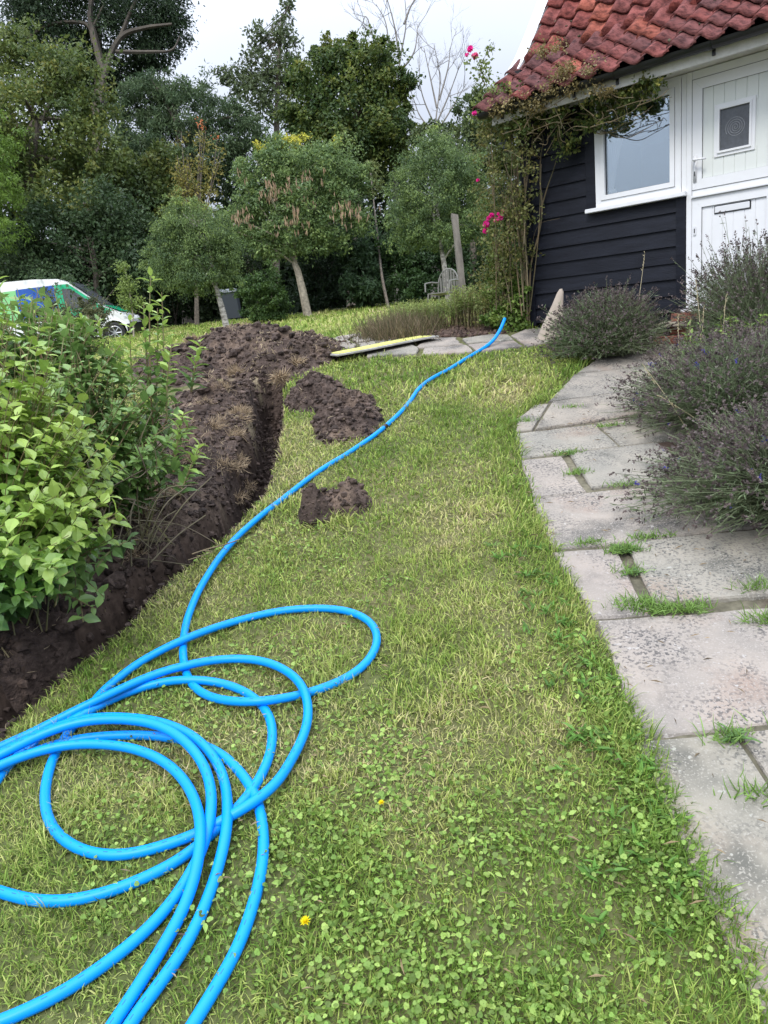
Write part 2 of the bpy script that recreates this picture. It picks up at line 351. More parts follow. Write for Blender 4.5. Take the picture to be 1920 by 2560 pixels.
onp = (sstep(-.03, .02, x - np.interp(y, PLY, PLX)) * (y < 7) * (x < 3.5))[:, None]; lawn = lawn * (1 - onp) + onp * np.array([.11, .10, .07]) * (.6 + .9 * nA[:, None])
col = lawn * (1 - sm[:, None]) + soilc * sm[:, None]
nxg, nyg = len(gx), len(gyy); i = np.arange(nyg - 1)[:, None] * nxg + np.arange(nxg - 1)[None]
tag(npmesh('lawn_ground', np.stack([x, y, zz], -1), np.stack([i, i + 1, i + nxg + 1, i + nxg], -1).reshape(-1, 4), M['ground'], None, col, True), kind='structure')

# ------------------------------------------------------------------ path and paving
def slabs(name, polys, thick=.035, lift=.012, jit=.006):
    mb = MB(); g = np.random.default_rng(11)
    for p in polys:
        p = np.array(p, float); q = []
        for a, b in zip(p, np.roll(p, -1, 0)):
            n = max(2, int(np.linalg.norm(b - a) / .035)); t = np.arange(n)[:, None] / n; q.append(a + (b - a) * t)
        q = np.concatenate(q); q = q + jit * (np.stack([vnoise(q[:, 0] * 9, q[:, 1] * 9, 0, 5), vnoise(q[:, 0] * 9, q[:, 1] * 9, 0, 6)], -1) - .5) * 2
        c = q.mean(0); dz = g.uniform(-.004, .006); sl = g.uniform(-.012, .012, 2); n = len(q)
        def Z(r): return G(r[:, 1]) + .03 * (fbm(r[:, 0] * .8, r[:, 1] * .8, 0, 3, 31) - .5) + lift + dz + (r - c) @ sl
        rings = []
        for f, dzz in ((1.0, -thick), (1.0, -.008), (.985, 0), (.66, 0), (.33, 0)):
            r = c + (q - c) * f
            if f == .985: r = c + (q - c) * (1 - .008 / np.maximum(np.linalg.norm(q - c, axis=1, keepdims=True), .05))
            rings.append(np.concatenate([r, (Z(r) + dzz)[:, None]], 1))
        V = np.concatenate(rings + [np.array([[c[0], c[1], Z(c[None])[0]]])]); fs = []
        k = np.arange(n); k2 = (k + 1) % n
        fs = [np.concatenate([np.stack([a * n + k, a * n + k2, (a + 1) * n + k2, (a + 1) * n + k], -1) for a in range(4)]), np.stack([4 * n + k, 4 * n + k2, np.full(n, 5 * n)], -1)]
        tint = 1 + g.uniform(-.07, .07) + g.uniform(-.02, .02, 3); mb.add(V, fs, tint)
    return mb.build(name, M['slab'], None, False)
path_polys = [
    [(.66, .3), (1.0, .3), (1.005, 2.015), (.70, 2.02)], [(1.02, .3), (1.75, .3), (1.75, 2.0), (1.022, 2.01)],
    [(.72, 2.035), (1.75, 2.02), (1.75, 2.61), (.78, 2.65)],
    [(.775, 2.665), (.985, 2.655), (1.03, 3.20), (.755, 3.215)], [(1.03, 2.71), (2.3, 2.66), (2.3, 3.22), (1.085, 3.215)],
    [(.76, 3.24), (1.95, 3.25), (1.95, 3.82), (.79, 3.80)],
    [(.80, 3.805), (1.085, 3.815), (1.085, 4.31), (.845, 4.33)], [(1.125, 3.84), (1.70, 3.85), (1.68, 4.36), (1.135, 4.33)],
    [(.855, 4.36), (1.45, 4.375), (1.44, 4.80), (.90, 4.765)], [(1.46, 4.38), (2.2, 4.42), (2.2, 4.95), (1.46, 4.82)],
    [(.92, 4.80), (1.02, 4.79), (1.25, 5.28), (1.17, 5.30), (.97, 5.02)], [(1.04, 4.79), (1.46, 4.84), (2.3, 4.98), (2.3, 5.42), (1.28, 5.30)],
    [(1.26, 5.325), (2.5, 5.45), (2.6, 5.96), (1.62, 5.92)], [(1.64, 5.95), (2.4, 5.98), (2.6, 6.35), (1.95, 6.32)],
    [(1.97, 6.35), (2.9, 6.37), (3.0, 6.25), (3.2, 6.3), (2.62, 6.82), (2.35, 6.72)]]
tag(slabs('path', path_polys), kind='structure')
pave_polys = [
    [(2.30, 6.78), (2.62, 6.84), (2.35, 7.2), (2.05, 7.0)], [(1.98, 6.98), (2.3, 7.22), (1.95, 7.5), (1.72, 7.02)],
    [(1.68, 7.0), (1.9, 7.48), (1.68, 7.74), (1.42, 7.45), (1.45, 6.93)], [(1.42, 6.92), (1.39, 7.18), (.98, 7.22), (1.0, 6.9)],
    [(1.39, 7.21), (1.4, 7.47), (1.25, 7.6), (.95, 7.5), (.98, 7.25)], [(.97, 6.9), (.95, 7.2), (.55, 7.28), (.5, 7.02)],
    [(.92, 7.25), (.9, 7.65), (.6, 7.8), (.48, 7.32)], [(.46, 7.05), (.5, 7.3), (.44, 7.55), (-.05, 7.6), (.0, 7.15)],
    [(.45, 7.6), (.55, 7.82), (.22, 8.14), (-.08, 7.98), (-.05, 7.64)], [(-.06, 7.2), (-.1, 7.6), (-.36, 7.7), (-.3, 7.35)],
    [(-.12, 7.66), (-.12, 8.0), (-.4, 8.1), (-.4, 7.76)], [(-.1, 8.04), (.2, 8.2), (.16, 8.65), (-.15, 8.6)], [(-.18, 8.1), (-.2, 8.7), (-.44, 8.8), (-.42, 8.16)],
    [(-.15, 8.66), (.16, 8.7), (.28, 9.3), (-.1, 9.4)], [(-.2, 8.78), (-.15, 9.45), (-.42, 9.5), (-.44, 8.88)], [(-.1, 9.46), (.28, 9.38), (.33, 10.1), (.0, 10.5), (-.3, 9.8), (-.36, 9.55)]]
tag(slabs('stone_paving', pave_polys, .03, .02, .02), kind='structure')

# ------------------------------------------------------------------ grass
def on_hard(x, y, e=0.0):
    return (x > np.interp(y, PLY, PLX) + e) & (y < 6.95) | inpoly(x, y, PAVE) & (fbm(x * 5, y * 5, 0, 2, 99) > .25)
def heapmask(x, y):
    return (((x + 1.35) / 1.05) ** 2 + ((y - 7.75) / 1.35) ** 2 < 1) | inpoly(x, y, [(-.66, 6.05), (-.55, 6.42), (-.15, 6.15), (0, 5.45), (-.06, 5.12), (-.42, 5.0), (-.42, 5.6)]) | inpoly(x, y, [(-.43, 3.9), (-.41, 3.82), (-.12, 3.92), (-.09, 4.07), (-.35, 4.1)])
def vis(P, mg=.22):
    d = (P - EYE) @ R; return (d[:, 2] > .2) & (np.abs(d[:, 0] / d[:, 2]) < 960 / F * (1 + mg)) & (np.abs(d[:, 1] / d[:, 2]) < 1280 / F * (1 + mg))
V_, F_, C_ = [], [], []; nv = 0
def addinst(a):
    global nv; V_.append(a[0]); F_.append(a[1] + nv); C_.append(a[2]); nv += len(a[0])
zones = [(-1.7, 1.25, .9, 2.2, 17000, .0038, .018, .042), (-2.4, 1.4, 2.2, 3.6, 11500, .0046, .020, .045), (-3.2, 1.8, 3.6, 5.6, 6000, .0066, .022, .048),
         (-4.2, 3.0, 5.6, 8.5, 2300, .011, .035, .065), (-7, 4, 8.5, 14, 620, .017, .05, .08), (-13, 8, 14, 28, 170, .04, .07, .12)]
for (x0, x1, y0, y1, den, wd, l0, l1) in zones:
    n = int((x1 - x0) * (y1 - y0) * den); x = rng.uniform(x0, x1, n); y = rng.uniform(y0, y1, n)
    patch = fbm(x * 1.9, y * 1.9, 0, 4, 81); thin = fbm(x * 3.3, y * 3.3, 0, 3, 82)
    P = np.stack([x, y, zg(x, y, False)], -1)
    sm = soilmask(x, y); edge = np.interp(y, PLY, PLX) - x
    keep = vis(P) & ~on_hard(x, y, -.02 + .05 * rng.random(n)) & ~heapmask(x, y) & (rng.random(n) > sm * (.995 if y1 < 4 else .96)) & (rng.random(n) < .68 + 1.2 * (1 - sstep(.55, .75, thin)))
    x, y, P, patch, edge, sm = x[keep], y[keep], P[keep], patch[keep], edge[keep], sm[keep]; n = len(x)
    tuft = fbm(x * 9, y * 9, 0, 2, 83); eg = sstep(.30, .05, edge) * (y < 6.8)
    ln = rng.uniform(l0, l1, n) * (.55 + .9 * tuft) * (1 + .75 * eg + .6 * sstep(.62, .75, fbm(x * 4, y * 4, 0, 2, 84)))
    az = rng.uniform(0, 2 * np.pi, n) + 0; lean = rng.uniform(.25, 1.4, n)
    D = np.stack([np.sin(lean) * np.cos(az) + .25 * eg, np.sin(lean) * np.sin(az), np.cos(lean)], -1)
    N = norm(np.cross(D, np.stack([-np.sin(az), np.cos(az), 0 * az], -1)) + .5 * rdir(n))
    g1, g2, g3, g4 = map(np.array, ([.105, .185, .030], [.26, .335, .075], [.37, .385, .135], [.46, .40, .22]))
    k = rng.random(n) * .85 + (patch - .5) * 1.5 + .02 - .30 * eg; k = k[:, None]
    c = np.where(k < .45, g1 + (g2 - g1) * np.clip(k / .45, 0, 1), np.where(k < .8, g2 + (g3 - g2) * np.clip((k - .45) / .35, 0, 1), g3 + (g4 - g3) * np.clip((k - .8) / .3, 0, 1)))
    c = c * rng.uniform(.6, 1.6, (n, 1)); c = np.where((sm > .5)[:, None] & (rng.random((n, 1)) < .8), np.array([.34, .28, .17]) * rng.uniform(.6, 1.1, (n, 1)), c)
    addinst(scatter(BLADE, P - D * .006, D, N, ln, wd * rng.uniform(.6, 1.3, n), c))
tag(npmesh('grass', np.concatenate(V_), np.concatenate(F_), M['grass'], None, np.concatenate(C_)), kind='stuff')

# clover, daisy and plantain leaves low in the lawn
V_, F_, C_ = [], [], []; nv = 0
n = 90000; x = rng.uniform(-1.6, 1.1, n); y = rng.uniform(1.0, 4.6, n)
dens = sstep(.50, .70, fbm(x * 2.4, y * 2.4, 0, 3, 91)) * .26 * sstep(4.6, 2.6, y) + sstep(2.35, 1.7, y + .25 * np.sin(x * 5) - .25 * x) * sstep(-.7, .0, x) * (.30 + .65 * sstep(.35, .5, fbm(x * 4, y * 4, 0, 3, 92)))
P = np.stack([x, y, zg(x, y, False)], -1)
k = (rng.random(n) < dens) & vis(P) & ~on_hard(x, y, -.01) & (soilmask(x, y) < .1) & ~heapmask(x, y); P = P[k]; n = len(P); P[:, 2] += rng.uniform(.004, .034, n)
az = rng.uniform(0, 2 * np.pi, n); D = np.stack([np.cos(az), np.sin(az), rng.uniform(-.25, .45, n)], -1); N = np.array([0, -.25, 1.]) + .8 * rng.normal(size=(n, 3))
c = np.array([.17, .29, .055]) + rng.random((n, 1)) ** 1.6 * np.array([.16, .15, .06]); c *= rng.uniform(.5, 1.35, (n, 1))
sz_ = .006 + .009 * rng.random(n) ** 1.5; q = rng.random(n) < .72; addinst(scatter(TREFOIL, P[q], D[q], N[q], sz_[q], sz_[q], c[q])); q = ~q; addinst(scatter(LEAF9, P[q], D[q], N[q], sz_[q] * 1.7, sz_[q] * 1.5, c[q]))
tag(npmesh('clover_leaves', np.concatenate(V_), np.concatenate(F_), M['leaf'], None, np.concatenate(C_)), kind='stuff')

def rosette(mb, c, n, l0, l1, wd, up=(.1, .6), col=(.12, .24, .05)):
    az = rng.uniform(0, 2 * np.pi, n); e = rng.uniform(*up, n)
    D = np.stack([np.cos(az) * np.cos(e), np.sin(az) * np.cos(e), np.sin(e)], -1); N = np.array([0, 0, 1.]) + .2 * rng.normal(size=(n, 3))
    P = np.asarray(c) + .01 * rng.normal(size=(n, 3)) * [1, 1, .2]; ln = rng.uniform(l0, l1, n)
    cc = np.array(col) * rng.uniform(.7, 1.5, (n, 1)); v, f, cl = scatter(LEAF9, P, D, N, ln, ln * wd, cc); mb.add(v, f, cl)
mb = MB()
for k in range(70):                                               # broad weeds in the long edge by the path
    yy = rng.uniform(1.35, 3.4); xx = np.interp(yy, PLY, PLX) - abs(rng.normal(.12, .10)) - .02
    rosette(mb, (xx, yy, zg(xx, yy, False) + .015), 6, .025, .055, .40, (.15, .9), (.10, .21, .04))
tag(mb.build('broad_leaf_weeds', M['leaf']), kind='stuff')

jm = [((1560, 1385), 60, .05, .1), ((1580, 1440), 26, .04, .08), ((1590, 1520), 60, .05, .1), ((1650, 1535), 60, .05, .11), ((1725, 1535), 45, .05, .1), ((1470, 1365), 30, .03, .06), ((1620, 1350), 40, .03, .07), ((1420, 1140), 40, .03, .07), ((1440, 1190), 36, .03, .07),
      ((1830, 1855), 22, .06, .12), ((1900, 2000), 24, .05, .1), ((1310, 1058), 30, .03, .07), ((1430, 1022), 26, .03, .05), ((1560, 1220), 20, .04, .07), ((1890, 1480), 34, .05, .1), ((1905, 1560), 30, .05, .11), ((1520, 1070), 30, .03, .06)]
desc = {0: 'green weed tuft at the top of the wide path joint', 3: 'largest grassy weed tuft in the cross joint of the path', 9: 'star shaped plantain rosette at the nearest cross joint of the path'}
for k, ((px, py), n, l0, l1) in enumerate(jm):
    c = gp(px, py); c[2] = G(c[1]) + .012; t = MB()
    if k in (9, 1, 0, 7): rosette(t, c, n, l0 * .6, l1 * .62, .36, (.1, .6), (.12, .22, .07))
    m_ = n * 3; az = rng.uniform(0, 2 * np.pi, m_); e = rng.uniform(.2, 1.3, m_); D = np.stack([np.cos(az) * np.cos(e), np.sin(az) * np.cos(e), np.sin(e)], -1)
    P = c + rng.normal(size=(m_, 3)) * [.045, .02, 0]; v, f, cl = scatter(BLADE, P, D, rdir(m_) + [0, -.5, .5], rng.uniform(l0 * .5, l1 * .8, m_), .0045, np.array([.15, .25, .06]) * rng.uniform(.6, 1.6, (m_, 1))); t.add(v, f, cl)
    o = t.build('weed_tuft', M['leaf'])
    lab = ['green weed clump heading the wide dark joint between two front slabs', 'small leafy weed halfway down the wide dark joint nearest the lavender', 'weed tuft at the near end of the wide dark path joint', 'biggest grassy weed patch in the cross joint beside the broad joint', 'grassy weed patch right of the biggest tuft, towards the lavender', 'flat weed strip at the left end of the middle cross joint', 'thin weed tuft in the middle cross joint under the big lavender', 'small weed at the far end of the upper wide joint', 'clump of moss weed inside the upper wide joint', 'star shaped plantain rosette in the nearest cross joint', 'grass tuft in the long joint at the right edge, nearest the camera', 'dark weed at the lawn side of the cracked slab', 'low moss patch on the crack of the diagonal slab', 'weed patch touching the lavender beside the upper joint', 'leafy weed at the foot of the lavender by the right edge', 'trailing weed below the one at the lavender foot, right edge', 'brown green weed patch on the slab corner where lavender heads hang'][k]
    tag(o, lab, 'weed', 'weeds growing in the path joints')

# two yellow flowers in the lawn
for (px, py), s, lab in (((958, 2043), .011, 'small round yellow flower bud in the lawn, right of the pipe coils'), ((770, 2343), .016, 'open yellow dandelion like flower near the bottom edge of the lawn')):
    c = gp(px, py); c[2] = G(c[1]) + .045; e = thing('yellow_flower', (c[0], c[1], c[2] - .045), lab, 'flower')
    t = MB(); t.tube([c - [0, 0, .045], c - [0.002, 0, .002]], .0013, 5); t.build('flower_stem', M['stem'], e)
    t = MB(); n = 34; az = np.arange(n) * 2.399; el = np.linspace(1.3, .15, n); D = np.stack([np.cos(az) * np.cos(el), np.sin(az) * np.cos(el), np.sin(el)], -1)
    v, f, cl = scatter(LEAF4, np.repeat(c[None], n, 0), D, np.array([0, 0, 1.]) + .2 * D, s, s * .6, (.85, .72, .02)); t.add(v, f, cl); t.build('petals', M['petal'], e)

# ------------------------------------------------------------------ dug soil: heaps and bank
def ico(sub):
    bm = bmesh.new(); bmesh.ops.create_icosphere(bm, subdivisions=sub, radius=1); V = np.array([v.co[:] for v in bm.verts]); Fc = np.array([[v.index for v in f.verts] for f in bm.faces]); bm.free(); return V, Fc
ICO = [ico(1), ico(2)]
def clods(mb, P, rad, g, tint=(1, 1, 1), sub=0):
    iv, fc = ICO[sub]
    for q in range(0, len(P), 4000):
        p = P[q:q + 4000]; r = rad[q:q + 4000]; n = len(p)
        sc = g.uniform(.6, 1.25, (n, 1, 3)) * [1, 1, .8]; v = iv[None] * sc
        nn = .55 + .9 * vnoise(v[..., 0] * 1.6 + p[:, None, 0] * 90, v[..., 1] * 1.6 + p[:, None, 1] * 90, v[..., 2] * 1.6 + p[:, None, 2] * 50, 3)
        v = v * nn[..., None] * r[:, None, None] + p[:, None]
        f = fc[None] + (np.arange(n) * len(iv))[:, None, None]
        c = np.repeat(np.array(tint) * g.uniform(.55, 1.55, (n, 1)), len(iv), 0); mb.add(v.reshape(-1, 3), f.reshape(-1, 3), c)
def soilheap(name, label, cat, x0, x1, y0, y1, hf, st=.02, ncl=900, cr=(.012, .035), straw=200, seed=1, big=0):
    g = np.random.default_rng(seed); xs = np.arange(x0, x1, st); ys = np.arange(y0, y1, st); X, Y = np.meshgrid(xs, ys); x, y = X.ravel(), Y.ravel()
    def top(x, y):
        h = hf(x, y); rough = .17 * (fbm(x * 6, y * 6, 0, 5, seed) - .5) + .10 * np.abs(fbm(x * 17, y * 17, 0, 3, seed + 9) - .5) + .045 * (vnoise(x * 34, y * 34, 0, seed + 4) - .5)
        return h + rough * sstep(-.02, .07, h)
    h = top(x, y); z = zg(x, y, False) + h; nx, ny = len(xs), len(ys); i = (np.arange(ny - 1)[:, None] * nx + np.arange(nx - 1)[None]).ravel()
    q = np.stack([i, i + 1, i + nx + 1, i + nx], -1); q = q[(h[q] > -.03).any(1)]; tn = fbm(x * 5, y * 5, 0, 3, seed + 5)[:, None]
    mb = MB(); st_ = sstep(.52, .68, fbm(x * 4, y * 4, 0, 4, seed + 7))[:, None] * .7; mb.add(np.stack([x, y, z], -1), q, np.array([1., 1, 1]) * (.7 + .7 * tn) * (1 - st_) + st_ * np.array([2.2, 2.2, 2.0]))
    n = ncl * 3; cx = g.uniform(x0, x1, n); cy = g.uniform(y0, y1, n); hh = top(cx, cy); k = hh > .012; cx, cy, hh = cx[k][:ncl], cy[k][:ncl], hh[k][:ncl]
    rad = cr[0] * .7 + (cr[1] * 1.25 - cr[0]) * g.random(len(cx)) ** 7; clods(mb, np.stack([cx, cy, zg(cx, cy, False) + hh + rad * .15], -1), rad, g)
    if big:
        cx, cy, hh = cx[:big], cy[:big], hh[:big]; rad = g.uniform(1.0, 1.7, len(cx)) * cr[1]; clods(mb, np.stack([cx, cy, zg(cx, cy, False) + hh], -1), rad, g, sub=1)
    o = mb.build(name, M['soil']); tag(o, label, cat)
    if straw:                                                    # dry turf roots sticking out of the clods
        n = straw * 3; cx = g.uniform(x0, x1, n); cy = g.uniform(y0, y1, n); hh = top(cx, cy); k = (hh > .02) & (fbm(cx * 3, cy * 3, 0, 2, seed + 3) > .5); cx, cy, hh = cx[k], cy[k], hh[k]; n = len(cx)
        if n:
            az = g.uniform(0, 6.28, n); e = g.uniform(-.3, 1.2, n); D = np.stack([np.cos(az) * np.cos(e), np.sin(az) * np.cos(e), np.sin(e)], -1)
            v, f, c = scatter(BLADE, np.stack([cx, cy, zg(cx, cy, False) + hh], -1), D, rdir(n, g), g.uniform(.02, .06, n), .0035 if y0 < 4 else .009, np.array([.42, .34, .22]) * g.uniform(.5, 1.2, (n, 1)))
            tag(npmesh('dry_roots', v, f, M['grass'], o, c), kind='stuff')
    return o
soilheap('soil_heap', 'large dark brown soil heap at the far end of the trench', 'soil heap', -2.7, -.1, 6.3, 9.4,
         lambda x, y: np.maximum(.37 * np.exp(-(((x + 1.45) / .78) ** 2 + ((y - 8.0) / .85) ** 2)) + .17 * np.exp(-(((x + .75) / .42) ** 2 + ((y - 7.35) / .5) ** 2)) + .06 * np.exp(-(((x + .35) / .3) ** 2 + ((y - 7.6) / .3) ** 2)), 0) + .16 * (fbm(x * 2.3, y * 2.3, 0, 4, 5) - .5) - .07, .026, 5200, (.010, .038), 3600, 3, 14)
soilheap('soil_heap', 'medium soil heap on the lawn between the trench and the straight run of pipe', 'soil heap', -.85, .2, 4.8, 6.7,
         lambda x, y: np.maximum.reduce([.21 * np.exp(-(((x + .44) / .25) ** 2 + ((y - 6.05) / .32) ** 2)), .22 * np.exp(-(((x + .20) / .23) ** 2 + ((y - 5.40) / .42) ** 2)), .12 * np.exp(-(((x + .05) / .10) ** 2 + ((y - 5.75) / .14) ** 2))]) - .06 + .03 * (fbm(x * 6, y * 6, 0, 3, 8) - .5), .016, 2400, (.008, .028), 160, 4, 8)
soilheap('soil_clump', 'small lone clump of turf and soil on the lawn just right of the pipe', 'soil clump', -.52, .0, 3.7, 4.25,
         lambda x, y: np.maximum.reduce([.19 * np.exp(-(((x + .37) / .085) ** 2 + ((y - 3.86) / .12) ** 2)), .19 * np.exp(-(((x + .20) / .13) ** 2 + ((y - 3.95) / .11) ** 2)), .17 * np.exp(-(((x + .29) / .12) ** 2 + ((y - 3.97) / .09) ** 2))]) - .05 + .035 * (fbm(x * 12, y * 12, 0, 3, 9) - .5), .010, 420, (.007, .022), 900, 5, 8)
def bank(x, y):
    xr = np.interp(y, TRY, TRX) - .25 - .04 * sstep(3.4, 2.6, y); wd = np.interp(y, [1, 2.5, 3.6, 4.2, 5.2, 6.5], [.24, .24, .20, .24, .34, .38]); d = (xr - wd * .95 - .02 - x) / wd
    return np.interp(y, [1.2, 2.0, 2.9, 3.35, 3.7, 4.2, 4.7, 5.5, 6.6], [.17, .20, .19, .06, .16, .10, .13, .10, .10]) * np.exp(-d * d * np.where(d < 0, 1.6, 1)) - .05 + .15 * (fbm(x * 3, y * 3, 0, 4, 14) - .5) - .3 * (x > xr + .01)
soilheap('spoil_bank', 'long low bank of dug soil along the left side of the trench', 'soil bank', -2.7, -.75, 1.5, 6.6, bank, .02, 7500, (.006, .026), 4200, 6, 16)
bk = bpy.data.objects.get('spoil_bank'); g = np.random.default_rng(19); mb = MB()
def tussocks(mb, cen, nb, l0, l1, wd):
    for c_ in cen:
        n = nb; dd = norm(g.normal(size=(n, 3)) + [0, -.3, .5]); P = c_ + dd * [.07, .07, .035] * g.random((n, 1)) ** .5; v, f, cl = scatter(BLADE, P, norm(dd + .9 * g.normal(size=(n, 3))), rdir(n, g), g.uniform(l0, l1, n), wd, np.array([.40, .31, .20]) * g.uniform(.4, 1.25, (n, 1))); mb.add(v, f, cl)
yy_ = g.uniform(3.3, 6.6, 34); cen = np.stack([np.interp(yy_, TRY, TRX) - g.uniform(.27, .75, 34), yy_, 0 * yy_], -1); cen[:, 2] = zg(cen[:, 0], cen[:, 1], False) + np.maximum(bank(cen[:, 0], cen[:, 1]), 0) + .01
tussocks(mb, cen, 150, .03, .075, .0042); cen = np.array([at(px, py, z_) for px, py, z_ in [(610, 820, 8.0), (640, 830, 7.9), (720, 885, 7.0), (740, 905, 6.9), (480, 850, 8.0), (700, 940, 6.6), (520, 870, 7.6), (590, 930, 6.9)]]); cen[:, 2] -= .02; tussocks(mb, cen, 220, .05, .11, .008)
tag(npmesh('turf_scraps', np.concatenate(mb.v), np.concatenate([q for l_ in mb.f.values() for q in l_]), M['grass'], bk, np.concatenate(mb.c)), kind='stuff')
mb = MB(); yy_ = g.uniform(1.7, 3.7, 130); xx_ = np.interp(yy_, TRY, TRX) - g.uniform(.22, .75, 130); clods(mb, np.stack([xx_, yy_, zg(xx_, yy_, False) + np.maximum(bank(xx_, yy_), 0) + .0], -1), g.uniform(.02, .055, 130), g, (.9, .9, .9), sub=1); tag(mb.build('large_clods', M['soil'], bk), kind='stuff')
# crumbs of earth along and inside the trench
mb = MB(); g = np.random.default_rng(9); n = 5000; y = g.uniform(1.6, 3.7, n); x = np.interp(y, TRY, TRX) - g.uniform(.0, .75, n); clods(mb, np.stack([x, y, zg(x, y) + .002], -1), .004 + .03 * g.random(n) ** 6, g)
n = 9000; y = g.uniform(1.8, 6.9, n); x = np.interp(y, TRY, TRX) - g.uniform(-.01, .55, n) ; k = (soilmask(x, y) > .4); x, y = x[k], y[k]
clods(mb, np.stack([x, y, zg(x, y) + .003], -1), .006 + .022 * g.random(len(x)) ** 3, g); tag(mb.build('soil_crumbs', M['soil']), kind='stuff')
mb = MB(); n = 5000; x = g.uniform(.05, 1.75, n); y = g.uniform(7.5, 9.6, n); k = (soilmask(x, y) > .5); x, y = x[k], y[k]
clods(mb, np.stack([x, y, zg(x, y) + .003], -1), .008 + .035 * g.random(len(x)) ** 3, g, (1.2, 1.1, 1.05))
x = rng.uniform(-.35, .25, 200); y = rng.uniform(7.2, 9.0, 200); clods(mb, np.stack([x, y, G(y) + .02], -1), .004 + .014 * g.random(len(x)) ** 3, g)
tag(mb.build('bed_soil_crumbs', M['soil']), kind='stuff')

